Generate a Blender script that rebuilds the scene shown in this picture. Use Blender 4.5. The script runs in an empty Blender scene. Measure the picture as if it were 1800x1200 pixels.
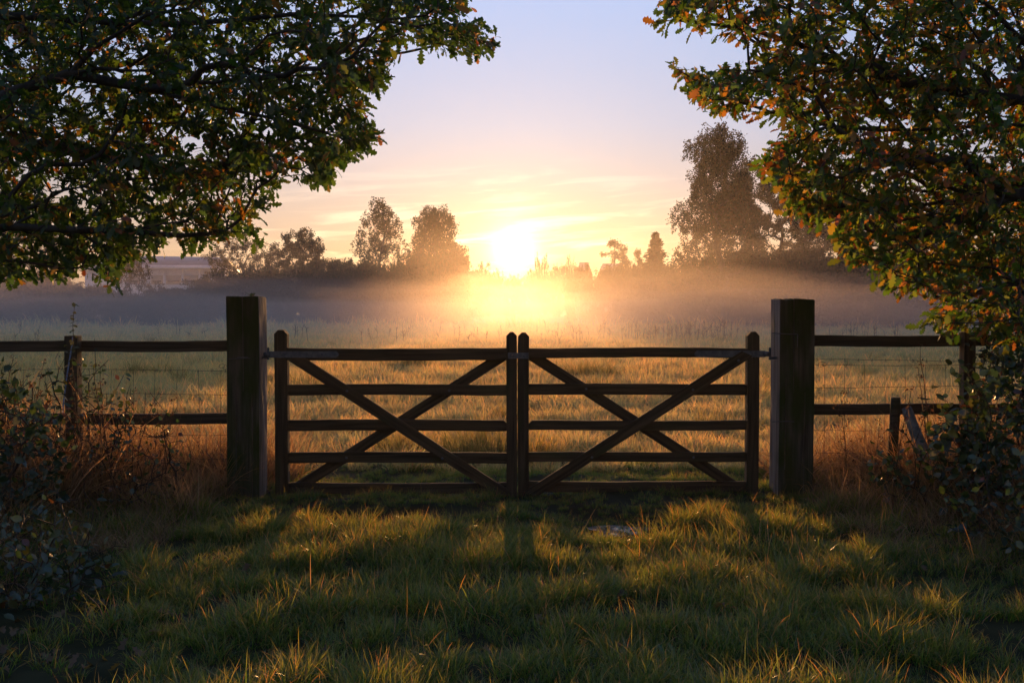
import bpy, bmesh, math, random
import numpy as np
from mathutils import Vector, Matrix

random.seed(7)
RNG = np.random.default_rng(11)
R = math.radians
scene = bpy.context.scene
COL = scene.collection

# ------------------------------------------------------------------ camera
F_PX, CX, CY = 1750.0, 900.0, 600.0           # focal length and centre in photograph pixels
CAM_H, TILT = 1.37, R(1.8)
cam_data = bpy.data.cameras.new('camera')
cam_data.lens = 35.0
cam_data.sensor_width = 36.0
cam_data.clip_start = 0.05
cam_data.clip_end = 3000.0
cam = bpy.data.objects.new('camera', cam_data)
COL.objects.link(cam)
cam.location = (0, 0, CAM_H)
cam.rotation_euler = (math.pi / 2 - TILT, 0, 0)
scene.camera = cam

# ------------------------------------------------------------------ sky, sun, exposure
SUN_EL, SUN_AZ = R(3.45), R(0.1)
SUN_DIR = Vector((math.sin(SUN_AZ) * math.cos(SUN_EL), math.cos(SUN_AZ) * math.cos(SUN_EL), math.sin(SUN_EL)))
world = bpy.data.worlds.new('World')
scene.world = world
world.use_nodes = True
wt = world.node_tree
wt.nodes.clear()


def wnode(kind, **kw):
    n = wt.nodes.new(kind)
    for k, v in kw.items():
        setattr(n, k, v)
    return n


def wmath(op, a, b=None, c=None, clamp=False):
    n = wt.nodes.new('ShaderNodeMath')
    n.operation = op
    n.use_clamp = clamp
    for i, v in enumerate((a, b, c)):
        if v is None:
            continue
        if isinstance(v, (int, float)):
            n.inputs[i].default_value = v
        else:
            wt.links.new(v, n.inputs[i])
    return n.outputs[0]


def build_world():
    L = wt.links.new
    out = wnode('ShaderNodeOutputWorld')
    bg = wnode('ShaderNodeBackground')
    L(bg.outputs[0], out.inputs[0])
    sky = wnode('ShaderNodeTexSky')
    sky.sky_type = 'NISHITA'
    sky.sun_disc = False
    sky.sun_elevation = SUN_EL
    sky.sun_rotation = SUN_AZ
    sky.altitude = 50
    sky.air_density = 1.0
    sky.dust_density = 1.6
    sky.ozone_density = 2.0
    geo = wnode('ShaderNodeNewGeometry')
    vec = wnode('ShaderNodeVectorMath', operation='SCALE')
    L(geo.outputs['Incoming'], vec.inputs[0])
    vec.inputs['Scale'].default_value = -1.0
    d = vec.outputs[0]
    sep = wnode('ShaderNodeSeparateXYZ')
    L(d, sep.inputs[0])
    z = sep.outputs['Z']
    # angle from the sun
    dot = wnode('ShaderNodeVectorMath', operation='DOT_PRODUCT')
    L(d, dot.inputs[0])
    dot.inputs[1].default_value = SUN_DIR
    ang = wmath('ARCCOSINE', wmath('MINIMUM', dot.outputs['Value'], 0.999999))
    # pale dawn gradient by height, fading away from the sunward side
    ramp = wnode('ShaderNodeValToRGB')
    zz = wmath('MULTIPLY', wmath('MAXIMUM', z, 0.0), 2.0, clamp=True)
    L(zz, ramp.inputs[0])
    cr = ramp.color_ramp
    cr.elements[0].position = 0.0
    cr.elements[0].color = (0.55, 0.33, 0.17, 1)
    cr.elements[1].position = 1.0
    cr.elements[1].color = (0.17, 0.28, 0.55, 1)
    for p, c in ((0.12, (0.47, 0.35, 0.27, 1)), (0.22, (0.45, 0.40, 0.42, 1)), (0.36, (0.40, 0.47, 0.66, 1)),
                 (0.60, (0.38, 0.53, 0.87, 1)), (0.8, (0.26, 0.40, 0.73, 1))):
        e = cr.elements.new(p)
        e.color = c
    side = wmath('MULTIPLY_ADD', dot.outputs['Value'], 0.31, 0.69)
    side = wmath('POWER', side, 1.3)
    grad = wnode('ShaderNodeVectorMath', operation='SCALE')
    L(ramp.outputs[0], grad.inputs[0])
    up = wnode('ShaderNodeMapRange', interpolation_type='SMOOTHSTEP')
    L(z, up.inputs[0])
    up.inputs[1].default_value = -0.06
    up.inputs[2].default_value = 0.0
    side = wmath('MULTIPLY', side, wmath('MULTIPLY_ADD', up.outputs[0], 0.9, 0.1))
    L(side, grad.inputs['Scale'])
    # thin streaks of cloud low over the horizon
    az = wmath('ARCTAN2', sep.outputs['X'], sep.outputs['Y'])
    cmb = wnode('ShaderNodeCombineXYZ')
    L(wmath('MULTIPLY', az, 9.0), cmb.inputs[0])
    L(wmath('ADD', wmath('MULTIPLY', z, 95.0), wmath('MULTIPLY', az, -6.0)), cmb.inputs[1])
    noi = wnode('ShaderNodeTexNoise')
    noi.inputs['Scale'].default_value = 1.0
    noi.inputs['Detail'].default_value = 5.0
    noi.inputs['Roughness'].default_value = 0.55
    noi.inputs['Distortion'].default_value = 0.6
    L(cmb.outputs[0], noi.inputs['Vector'])
    st = wnode('ShaderNodeMapRange', interpolation_type='SMOOTHSTEP')
    L(noi.outputs[0], st.inputs[0])
    st.inputs[1].default_value = 0.47
    st.inputs[2].default_value = 0.72
    band = wnode('ShaderNodeMapRange', interpolation_type='SMOOTHSTEP')
    L(z, band.inputs[0])
    band.inputs[1].default_value = 0.16
    band.inputs[2].default_value = 0.06
    cl = wmath('MULTIPLY', wmath('MULTIPLY', st.outputs[0], band.outputs[0]), up.outputs[0])
    near = wmath('EXPONENT', wmath('MULTIPLY', ang, -6.0))
    cl = wmath('MULTIPLY', cl, wmath('MULTIPLY_ADD', near, 1.25, 0.05))
    cloud = wnode('ShaderNodeVectorMath', operation='SCALE')
    cloud.inputs[0].default_value = (1.0, 0.82, 0.50)
    L(cl, cloud.inputs['Scale'])
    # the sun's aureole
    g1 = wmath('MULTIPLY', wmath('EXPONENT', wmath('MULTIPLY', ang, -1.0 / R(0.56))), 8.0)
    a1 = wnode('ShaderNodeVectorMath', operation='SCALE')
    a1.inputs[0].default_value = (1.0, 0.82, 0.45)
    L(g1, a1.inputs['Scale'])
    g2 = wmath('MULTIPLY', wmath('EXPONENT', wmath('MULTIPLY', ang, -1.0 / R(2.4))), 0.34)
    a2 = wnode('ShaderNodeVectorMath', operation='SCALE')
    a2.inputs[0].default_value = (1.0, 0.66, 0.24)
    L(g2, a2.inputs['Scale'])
    nis = wnode('ShaderNodeVectorMath', operation='SCALE')
    L(sky.outputs[0], nis.inputs[0])
    nis.inputs['Scale'].default_value = 0.022
    tot = nis.outputs[0]
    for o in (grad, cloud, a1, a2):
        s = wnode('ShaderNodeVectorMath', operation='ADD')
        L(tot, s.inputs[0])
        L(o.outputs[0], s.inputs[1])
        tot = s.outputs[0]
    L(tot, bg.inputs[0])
    bg.inputs[1].default_value = 0.81


build_world()
sun_data = bpy.data.lights.new('sun', 'SUN')
sun_data.energy = 5.0
sun_data.color = (1.0, 0.49, 0.17)
sun_data.angle = R(0.5)
sun = bpy.data.objects.new('sun', sun_data)
COL.objects.link(sun)
sun.location = (0, 60, 30)
sun.rotation_euler = SUN_DIR.to_track_quat('Z', 'Y').to_euler()

vs = scene.view_settings
vs.view_transform = 'Standard'
vs.look = 'None'
vs.exposure = 0.3
vs.gamma = 1.0
vs.use_curve_mapping = False
cy = scene.cycles
cy.use_denoising = True
cy.max_bounces = 7
cy.diffuse_bounces = 3
cy.glossy_bounces = 2
cy.transmission_bounces = 4
cy.volume_bounces = 1
cy.transparent_max_bounces = 48
cy.sample_clamp_indirect = 3.0


# ------------------------------------------------------------------ helpers
def pix(px, py, d):
    """The point that lies d metres ahead and shows at photograph pixel (px, py)."""
    u, v = (px - CX) / F_PX, -(py - CY) / F_PX
    dy = math.cos(TILT) + v * math.sin(TILT)
    dz = -math.sin(TILT) + v * math.cos(TILT)
    return np.array([u / dy * d, d, CAM_H + dz / dy * d])


def project(P):
    P = np.asarray(P, float) - np.array([0, 0, CAM_H])
    f = P[:, 1] * math.cos(TILT) - P[:, 2] * math.sin(TILT)
    u = P[:, 1] * math.sin(TILT) + P[:, 2] * math.cos(TILT)
    f = np.where(f > 0.05, f, 0.05)
    return CX + F_PX * P[:, 0] / f, CY - F_PX * u / f


def sstep(a, b, x):
    t = np.clip((x - a) / (b - a), 0, 1)
    return t * t * (3 - 2 * t)


_wav = [(RNG.uniform(0, 6.28), RNG.uniform(0, 6.28), RNG.uniform(0, 6.28)) for _ in range(24)]


def waves(x, y, base, n, k0=0):
    """A cheap smooth noise in [-1, 1] built from crossing waves."""
    s = 0
    for i in range(n):
        a, ph, q = _wav[(i + k0) % 24]
        f = base * (1 + 0.37 * i)
        s = s + np.sin((x * math.cos(a) + y * math.sin(a)) * f + ph + 1.3 * np.sin((x * math.sin(a) - y * math.cos(a)) * f * 0.6 + q))
    return s / n


PUD = (0.71, 6.40)


def ground_z(x, y):
    x, y = np.asarray(x, float), np.asarray(y, float)
    z = 0.030 * waves(x, y, 1.7, 6) + 0.028 * waves(x, y, 5.5, 5, 4)
    z = z + 0.05 * waves(x, y, 0.35, 4, 12) * sstep(8, 20, y)
    near = sstep(2.0, 3.6, np.abs(x)) * sstep(10, 8.4, y)
    z = z + 0.10 * near
    z = z - 0.07 * np.exp(-(((x - PUD[0]) / 0.40) ** 2 + ((y - PUD[1]) / 0.38) ** 2))
    z = z - 0.05 * np.exp(-(((x + 0.98) / 0.22) ** 2 + ((y - 6.5) / 0.25) ** 2))
    z = z + 0.016 * waves(x, y, 17.0, 5, 3) * np.exp(-(((x - PUD[0]) / 0.5) ** 2 + ((y - PUD[1]) / 0.5) ** 2))
    z = z - 0.30 * sstep(20, 70, y)
    z = z * 1.0
    return z


def mesh_np(name, V, F, smooth=False, tint=None):
    """A mesh straight from arrays: F is (n,3) or (n,4)."""
    V = np.asarray(V, np.float32)
    F = np.asarray(F, np.int32)
    me = bpy.data.meshes.new(name)
    n, k = F.shape
    me.vertices.add(len(V))
    me.vertices.foreach_set('co', V.ravel())
    me.loops.add(n * k)
    me.loops.foreach_set('vertex_index', F.ravel())
    me.polygons.add(n)
    me.polygons.foreach_set('loop_start', np.arange(0, n * k, k, dtype=np.int32))
    me.polygons.foreach_set('loop_total', np.full(n, k, np.int32))
    if smooth:
        me.polygons.foreach_set('use_smooth', np.ones(n, bool))
    if tint is not None:
        a = me.attributes.new('tint', 'FLOAT_COLOR', 'POINT')
        t = np.ones((len(V), 4), np.float32)
        t[:, :3] = tint
        a.data.foreach_set('color', t.ravel())
    me.update(calc_edges=True)
    return me


def put(name, me, mat=None, parent=None, loc=None, rot=None):
    o = bpy.data.objects.new(name, me)
    COL.objects.link(o)
    if mat is not None and me is not None and not me.materials:
        me.materials.append(mat)
    if parent is not None:
        o.parent = parent
    if loc is not None:
        o.location = loc
    if rot is not None:
        o.rotation_euler = rot
    return o


def tag(o, label=None, cat=None, group=None, kind=None):
    for k, v in (('label', label), ('category', cat), ('group', group), ('kind', kind)):
        if v:
            o[k] = v
    return o


def thing(name, label, cat, loc=(0, 0, 0), group=None, rz=0.0):
    o = bpy.data.objects.new(name, None)
    o.empty_display_size = 0.1
    COL.objects.link(o)
    o.location = loc
    o.rotation_euler = (0, 0, rz)
    return tag(o, label, cat, group)


# ------------------------------------------------------------------ materials
def new_mat(name):
    m = bpy.data.materials.new(name)
    m.use_nodes = True
    m.node_tree.nodes.clear()
    return m, m.node_tree


def N(nt, kind, **kw):
    n = nt.nodes.new(kind)
    for k, v in kw.items():
        setattr(n, k, v)
    return n


def principled(name, col, rough=0.8, spec=0.3, metal=0.0, bump=None, c2=None, scale=8.0, stretch=(1, 1, 1), detail=6, coords='Object', lo=0.35, hi=0.65):
    m, nt = new_mat(name)
    L = nt.links.new
    out = N(nt, 'ShaderNodeOutputMaterial')
    b = N(nt, 'ShaderNodeBsdfPrincipled')
    L(b.outputs[0], out.inputs[0])
    b.inputs['Base Color'].default_value = (*col, 1)
    b.inputs['Roughness'].default_value = rough
    b.inputs['Specular IOR Level'].default_value = spec
    b.inputs['Metallic'].default_value = metal
    if c2 is not None or bump:
        tc = N(nt, 'ShaderNodeTexCoord')
        oi = N(nt, 'ShaderNodeObjectInfo')
        mp = N(nt, 'ShaderNodeMapping')
        L(tc.outputs[coords], mp.inputs[0])
        mp.inputs['Scale'].default_value = stretch
        off = N(nt, 'ShaderNodeMath', operation='MULTIPLY')
        L(oi.outputs['Random'], off.inputs[0])
        off.inputs[1].default_value = 40.0
        L(off.outputs[0], mp.inputs['Location'])
        no = N(nt, 'ShaderNodeTexNoise')
        no.inputs['Scale'].default_value = scale
        no.inputs['Detail'].default_value = detail
        no.inputs['Roughness'].default_value = 0.62
        L(mp.outputs[0], no.inputs['Vector'])
        if c2 is not None:
            r = N(nt, 'ShaderNodeValToRGB')
            r.color_ramp.elements[0].position = lo
            r.color_ramp.elements[0].color = (*col, 1)
            r.color_ramp.elements[1].position = hi
            r.color_ramp.elements[1].color = (*c2, 1)
            L(no.outputs[0], r.inputs[0])
            L(r.outputs[0], b.inputs['Base Color'])
        if bump:
            bp = N(nt, 'ShaderNodeBump')
            bp.inputs['Strength'].default_value = bump
            bp.inputs['Distance'].default_value = 0.01
            L(no.outputs[0], bp.inputs['Height'])
            L(bp.outputs[0], b.inputs['Normal'])
    return m


def wood_mat(name, dark, light, moss, moss_amt, rough=0.85):
    """Grain runs along the piece's own X axis; moss and grime in uneven patches."""
    m, nt = new_mat(name)
    L = nt.links.new
    out = N(nt, 'ShaderNodeOutputMaterial')
    b = N(nt, 'ShaderNodeBsdfPrincipled')
    L(b.outputs[0], out.inputs[0])
    b.inputs['Roughness'].default_value = rough
    b.inputs['Specular IOR Level'].default_value = 0.25
    tc = N(nt, 'ShaderNodeTexCoord')
    oi = N(nt, 'ShaderNodeObjectInfo')
    off = N(nt, 'ShaderNodeMath', operation='MULTIPLY')
    L(oi.outputs['Random'], off.inputs[0])
    off.inputs[1].default_value = 30.0
    mp = N(nt, 'ShaderNodeMapping')
    L(tc.outputs['Object'], mp.inputs[0])
    L(off.outputs[0], mp.inputs['Location'])
    mp.inputs['Scale'].default_value = (1.6, 40, 40)
    n1 = N(nt, 'ShaderNodeTexNoise')
    n1.inputs['Scale'].default_value = 1.0
    n1.inputs['Detail'].default_value = 7
    n1.inputs['Distortion'].default_value = 0.8
    L(mp.outputs[0], n1.inputs['Vector'])
    r1 = N(nt, 'ShaderNodeValToRGB')
    r1.color_ramp.elements[0].position = 0.33
    r1.color_ramp.elements[0].color = (*dark, 1)
    r1.color_ramp.elements[1].position = 0.66
    r1.color_ramp.elements[1].color = (*light, 1)
    L(n1.outputs[0], r1.inputs[0])
    mp2 = N(nt, 'ShaderNodeMapping')
    L(tc.outputs['Object'], mp2.inputs[0])
    L(off.outputs[0], mp2.inputs['Location'])
    mp2.inputs['Scale'].default_value = (2.5, 7, 7)
    n2 = N(nt, 'ShaderNodeTexNoise')
    n2.inputs['Scale'].default_value = 1.0
    n2.inputs['Detail'].default_value = 6
    L(mp2.outputs[0], n2.inputs['Vector'])
    mr = N(nt, 'ShaderNodeMapRange')
    L(n2.outputs[0], mr.inputs[0])
    mr.inputs[1].default_value = 0.62 - 0.35 * moss_amt
    mr.inputs[2].default_value = 0.78 - 0.25 * moss_amt
    mix = N(nt, 'ShaderNodeMix', data_type='RGBA')
    L(mr.outputs[0], mix.inputs['Factor'])
    L(r1.outputs[0], mix.inputs['A'])
    mix.inputs['B'].default_value = (*moss, 1)
    L(mix.outputs['Result'], b.inputs['Base Color'])
    bp = N(nt, 'ShaderNodeBump')
    bp.inputs['Strength'].default_value = 0.55
    bp.inputs['Distance'].default_value = 0.006
    L(n1.outputs[0], bp.inputs['Height'])
    L(bp.outputs[0], b.inputs['Normal'])
    return m


def leaf_mat(name, trans=0.45, gloss=0.05, rough=0.35, gain=1.0, tgain=(1.0, 1.0, 1.0), noise=0.0, flat=None):
    """Thin leaf: colour from the piece's own tint, light passes through it."""
    m, nt = new_mat(name)
    L = nt.links.new
    out = N(nt, 'ShaderNodeOutputMaterial')
    if flat is None:
        at = N(nt, 'ShaderNodeAttribute', attribute_name='tint')
        colr = at.outputs['Color']
    else:
        rgb = N(nt, 'ShaderNodeRGB')
        rgb.outputs[0].default_value = (*flat, 1)
        colr = rgb.outputs[0]
    sc = N(nt, 'ShaderNodeVectorMath', operation='SCALE')
    L(colr, sc.inputs[0])
    sc.inputs['Scale'].default_value = gain
    colr = sc.outputs[0]
    if noise:
        oi = N(nt, 'ShaderNodeObjectInfo')
        g = N(nt, 'ShaderNodeNewGeometry')
        n = N(nt, 'ShaderNodeTexNoise')
        n.inputs['Scale'].default_value = 0.9
        n.inputs['Detail'].default_value = 3
        L(g.outputs['Position'], n.inputs['Vector'])
        a = N(nt, 'ShaderNodeMath', operation='MULTIPLY_ADD')
        L(oi.outputs['Random'], a.inputs[0])
        a.inputs[1].default_value = 0.35
        L(n.outputs[0], a.inputs[2])
        mr = N(nt, 'ShaderNodeMapRange')
        L(a.outputs[0], mr.inputs[0])
        mr.inputs[1].default_value = 0.45
        mr.inputs[2].default_value = 0.95
        mx = N(nt, 'ShaderNodeMix', data_type='RGBA')
        L(mr.outputs[0], mx.inputs['Factor'])
        L(colr, mx.inputs['A'])
        v = N(nt, 'ShaderNodeVectorMath', operation='MULTIPLY')
        L(colr, v.inputs[0])
        v.inputs[1].default_value = (1.0 + 1.5 * noise, 1.0 + 0.55 * noise, 1.0 - 0.2 * noise)
        L(v.outputs[0], mx.inputs['B'])
        colr = mx.outputs['Result']
    df = N(nt, 'ShaderNodeBsdfDiffuse')
    L(colr, df.inputs[0])
    tr = N(nt, 'ShaderNodeBsdfTranslucent')
    tg = N(nt, 'ShaderNodeVectorMath', operation='MULTIPLY')
    L(colr, tg.inputs[0])
    tg.inputs[1].default_value = tgain
    L(tg.outputs[0], tr.inputs[0])
    m1 = N(nt, 'ShaderNodeMixShader')
    m1.inputs[0].default_value = trans
    L(df.outputs[0], m1.inputs[1])
    L(tr.outputs[0], m1.inputs[2])
    gl = N(nt, 'ShaderNodeBsdfGlossy')
    gl.inputs['Roughness'].default_value = rough
    m2 = N(nt, 'ShaderNodeMixShader')
    m2.inputs[0].default_value = gloss
    L(m1.outputs[0], m2.inputs[1])
    L(gl.outputs[0], m2.inputs[2])
    L(m2.outputs[0], out.inputs[0])
    return m


M = {}
M['gate'] = wood_mat('gate_wood', (0.045, 0.029, 0.015), (0.125, 0.082, 0.045), (0.06, 0.062, 0.025), 0.25)
M['post'] = wood_mat('post_wood', (0.045, 0.040, 0.024), (0.15, 0.125, 0.09), (0.038, 0.056, 0.012), 0.75)
M['fence'] = wood_mat('fence_wood', (0.06, 0.045, 0.03), (0.14, 0.105, 0.07), (0.05, 0.055, 0.025), 0.3)
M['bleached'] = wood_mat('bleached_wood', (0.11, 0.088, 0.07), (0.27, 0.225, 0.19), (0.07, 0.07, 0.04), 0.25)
M['iron'] = principled('galvanised_iron', (0.10, 0.105, 0.12), rough=0.5, spec=0.5, metal=0.6, c2=(0.2, 0.2, 0.21), scale=30, bump=0.15)
M['wire'] = principled('fence_wire', (0.07, 0.06, 0.055), rough=0.6, metal=0.5, c2=(0.12, 0.075, 0.05), scale=60)
M['bark'] = principled('oak_bark', (0.035, 0.028, 0.022), rough=0.9, c2=(0.085, 0.07, 0.055), scale=14, bump=0.8)
M['greybark'] = principled('grey_bark', (0.12, 0.115, 0.11), rough=0.85, c2=(0.30, 0.29, 0.28), scale=18, bump=0.5)
M['farbark'] = principled('far_bark', (0.06, 0.05, 0.042), rough=0.9, c2=(0.12, 0.1, 0.085), scale=3)
M['oakleaf'] = leaf_mat('oak_leaf', trans=0.52, gloss=0.045, rough=0.38, tgain=(1.7, 1.8, 0.8))
M['farleaf'] = leaf_mat('far_leaf', trans=0.35, gloss=0.02)
M['bramble'] = leaf_mat('bramble_leaf', trans=0.40, gloss=0.09, rough=0.4, tgain=(1.3, 1.3, 0.7))
M['grass'] = leaf_mat('grass_blade', trans=0.58, gloss=0.07, rough=0.26, noise=0.28, tgain=(3.2, 2.2, 0.9))
M['meadow'] = leaf_mat('meadow_blade', trans=0.50, gloss=0.035, rough=0.4, noise=0.45, tgain=(2.7, 1.95, 1.05))
M['drygrass'] = leaf_mat('dry_grass', trans=0.48, gloss=0.04, rough=0.45, tgain=(1.7, 1.4, 0.9))
M['deadstem'] = principled('dead_stem', (0.075, 0.042, 0.024), rough=0.8, c2=(0.16, 0.09, 0.05), scale=30)
M['thorn'] = principled('bramble_stem', (0.05, 0.035, 0.022), rough=0.7, c2=(0.09, 0.05, 0.03), scale=20)
M['twine'] = principled('blue_twine', (0.25, 0.34, 0.55), rough=0.6)


def ground_material():
    m, nt = new_mat('soil_and_turf')
    L = nt.links.new
    out = N(nt, 'ShaderNodeOutputMaterial')
    b = N(nt, 'ShaderNodeBsdfPrincipled')
    L(b.outputs[0], out.inputs[0])
    b.inputs['Roughness'].default_value = 0.95
    b.inputs['Specular IOR Level'].default_value = 0.1
    g = N(nt, 'ShaderNodeNewGeometry')
    n = N(nt, 'ShaderNodeTexNoise')
    n.inputs['Scale'].default_value = 3.0
    n.inputs['Detail'].default_value = 8
    L(g.outputs['Position'], n.inputs['Vector'])
    r = N(nt, 'ShaderNodeValToRGB')
    r.color_ramp.elements[0].position = 0.35
    r.color_ramp.elements[0].color = (0.022, 0.026, 0.011, 1)
    r.color_ramp.elements[1].position = 0.66
    r.color_ramp.elements[1].color = (0.050, 0.046, 0.020, 1)
    L(n.outputs[0], r.inputs[0])
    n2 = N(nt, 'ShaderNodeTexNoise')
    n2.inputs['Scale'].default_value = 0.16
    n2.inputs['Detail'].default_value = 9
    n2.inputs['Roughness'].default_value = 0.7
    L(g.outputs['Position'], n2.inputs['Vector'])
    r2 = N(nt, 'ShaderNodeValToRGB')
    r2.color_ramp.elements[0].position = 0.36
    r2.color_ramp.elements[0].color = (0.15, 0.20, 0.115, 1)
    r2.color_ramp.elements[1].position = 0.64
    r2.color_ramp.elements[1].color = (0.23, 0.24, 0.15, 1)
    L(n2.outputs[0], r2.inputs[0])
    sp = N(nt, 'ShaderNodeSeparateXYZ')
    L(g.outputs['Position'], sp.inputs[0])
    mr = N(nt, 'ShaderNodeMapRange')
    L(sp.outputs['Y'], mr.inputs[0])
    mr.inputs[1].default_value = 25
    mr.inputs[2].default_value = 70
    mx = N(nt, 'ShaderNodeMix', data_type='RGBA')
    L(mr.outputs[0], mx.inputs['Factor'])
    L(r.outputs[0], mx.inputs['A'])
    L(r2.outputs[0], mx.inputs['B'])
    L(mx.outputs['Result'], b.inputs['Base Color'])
    bp = N(nt, 'ShaderNodeBump')
    bp.inputs['Strength'].default_value = 0.8
    bp.inputs['Distance'].default_value = 0.03
    L(n.outputs[0], bp.inputs['Height'])
    L(bp.outputs[0], b.inputs['Normal'])
    return m


M['ground'] = ground_material()


# ------------------------------------------------------------------ the ground
def axis(parts):
    a = []
    for lo, hi, n in parts:
        a += list(np.linspace(lo, hi, n, endpoint=False))
    return np.array(a + [parts[-1][1]])


def build_ground():
    xs = axis([(-220, -40, 18), (-40, -6, 34), (-6, 6, 240), (6, 40, 34), (40, 220, 18)])
    ys = axis([(-60, 0, 12), (0, 3, 12), (3, 10, 150), (10, 40, 60), (40, 110, 30), (110, 300, 12)])
    X, Y = np.meshgrid(xs, ys)
    Z = ground_z(X, Y)
    V = np.stack([X.ravel(), Y.ravel(), Z.ravel()], 1)
    nx, ny = len(xs), len(ys)
    i = np.arange(nx * ny).reshape(ny, nx)
    F = np.stack([i[:-1, :-1].ravel(), i[:-1, 1:].ravel(), i[1:, 1:].ravel(), i[1:, :-1].ravel()], 1)
    o = put('ground', mesh_np('ground', V, F, True), M['ground'])
    tag(o, 'earth of the meadow and gateway under the grass', kind='structure')


build_ground()


def build_puddle():
    m, nt = new_mat('muddy_water')
    L = nt.links.new
    out = N(nt, 'ShaderNodeOutputMaterial')
    b = N(nt, 'ShaderNodeBsdfPrincipled')
    L(b.outputs[0], out.inputs[0])
    g = N(nt, 'ShaderNodeNewGeometry')
    n = N(nt, 'ShaderNodeTexNoise')
    n.inputs['Scale'].default_value = 14
    n.inputs['Detail'].default_value = 5
    L(g.outputs['Position'], n.inputs['Vector'])
    r = N(nt, 'ShaderNodeValToRGB')
    r.color_ramp.elements[0].position = 0.38
    r.color_ramp.elements[0].color = (0.05, 0.05, 0.05, 1)
    r.color_ramp.elements[1].position = 0.50
    r.color_ramp.elements[1].color = (0.6, 0.6, 0.6, 1)
    L(n.outputs[0], r.inputs[0])
    L(r.outputs[0], b.inputs['Roughness'])
    b.inputs['Base Color'].default_value = (0.035, 0.027, 0.02, 1)
    b.inputs['Specular IOR Level'].default_value = 0.45
    bp = N(nt, 'ShaderNodeBump')
    bp.inputs['Strength'].default_value = 1.0
    bp.inputs['Distance'].default_value = 0.012
    L(n.outputs[0], bp.inputs['Height'])
    L(bp.outputs[0], b.inputs['Normal'])
    zc = float(ground_z(*PUD)) + 0.023
    n_ = 40
    V = [(PUD[0], PUD[1], zc)]
    for k in range(n_):
        a = 2 * math.pi * k / n_
        rr = 1 + 0.18 * math.sin(3 * a + 1) + 0.1 * math.sin(5 * a)
        V.append((PUD[0] + 0.21 * rr * math.cos(a), PUD[1] + 0.16 * rr * math.sin(a), zc))
    F = [(0, 1 + k, 1 + (k + 1) % n_) for k in range(n_)]
    o = put('puddle', mesh_np('puddle', V, F), m)
    tag(o, 'small muddy puddle in the grass before the right gate leaf', kind='structure')


build_puddle()


# ------------------------------------------------------------------ branching plants
def grow(points, roots, bf=0.35):
    """Join points to a rooted tree: each takes the node that is near and not too long a way from the root.
    roots is a list of (position, parent index or -1) that is already laid out.  Returns positions, parents."""
    P = [np.array(r[0], float) for r in roots]
    par = [r[1] for r in roots]
    plen = []
    for p, q in zip(P, par):
        plen.append(0.0 if q < 0 else plen[q] + float(np.linalg.norm(p - P[q])))
    pts = np.asarray(points, float)
    n = len(pts)
    best = np.full(n, 1e9)
    who = np.zeros(n, int)
    dist = np.zeros(n)

    def upd(i):
        d = np.sqrt(((pts - P[i]) ** 2).sum(1))
        c = d + bf * (plen[i] + d)
        k = c < best
        best[k] = c[k]
        who[k] = i
        dist[k] = d[k]

    for i in range(len(P)):
        upd(i)
    done = np.zeros(n, bool)
    for _ in range(n):
        j = int(np.argmin(np.where(done, 1e18, best)))
        done[j] = True
        P.append(pts[j])
        par.append(int(who[j]))
        plen.append(plen[who[j]] + dist[j])
        upd(len(P) - 1)
    return np.array(P), np.array(par)


def relax(P, par, keep, it=2):
    for _ in range(it):
        n = len(P)
        S = np.zeros_like(P)
        c = np.zeros(n)
        ok = par >= 0
        np.add.at(S, par[ok], P[ok])
        np.add.at(c, par[ok], 1)
        Q = P.copy()
        k = (c > 0) & ok
        k[:keep] = False
        Q[k] = 0.45 * P[k] + 0.25 * P[par[k]] + 0.30 * S[k] / c[k][:, None]
        P = Q
    return P


def tips(par):
    n = len(par)
    t = np.zeros(n)
    hasc = np.zeros(n, bool)
    hasc[par[par >= 0]] = True
    t[~hasc] = 1
    for i in range(n - 1, -1, -1):
        if par[i] >= 0:
            t[par[i]] += t[i]
    return t


def tubes(A, B, ra, rb, sides=5):
    """Tapered tubes A->B as one vertex and face array."""
    A, B = np.asarray(A, float), np.asarray(B, float)
    D = B - A
    Ln = np.linalg.norm(D, axis=1, keepdims=True)
    D = D / np.maximum(Ln, 1e-9)
    ref = np.where(np.abs(D[:, 2:3]) > 0.9, np.array([[1.0, 0, 0]]), np.array([[0, 0, 1.0]]))
    U = np.cross(D, ref)
    U /= np.linalg.norm(U, axis=1, keepdims=True)
    W = np.cross(D, U)
    n = len(A)
    V = np.zeros((n, 2 * sides, 3))
    for k in range(sides):
        a = 2 * math.pi * k / sides
        o = U * math.cos(a) + W * math.sin(a)
        V[:, k] = A + o * np.asarray(ra)[:, None]
        V[:, sides + k] = B + o * np.asarray(rb)[:, None]
    f = np.array([[k, (k + 1) % sides, sides + (k + 1) % sides, sides + k] for k in range(sides)])
    F = (f[None] + (np.arange(n) * 2 * sides)[:, None, None]).reshape(-1, 4)
    return V.reshape(-1, 3), F


def tree_tubes(P, par, t, r0, p=2.4, rmax=9.0, sides=5):
    r = np.minimum(r0 * np.power(np.maximum(t, 1), 1 / p), rmax)
    k = np.where(par >= 0)[0]
    return tubes(P[par[k]], P[k], np.minimum(r[par[k]], r[k] * 1.5), r[k], sides)


def frames(direction, normal):
    """Right-handed frames with X along direction and Z near normal."""
    X = direction / np.linalg.norm(direction, axis=1, keepdims=True)
    Z = normal - (normal * X).sum(1, keepdims=True) * X
    Z /= np.maximum(np.linalg.norm(Z, axis=1, keepdims=True), 1e-6)
    Y = np.cross(Z, X)
    return np.stack([X, Y, Z], 2)


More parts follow.
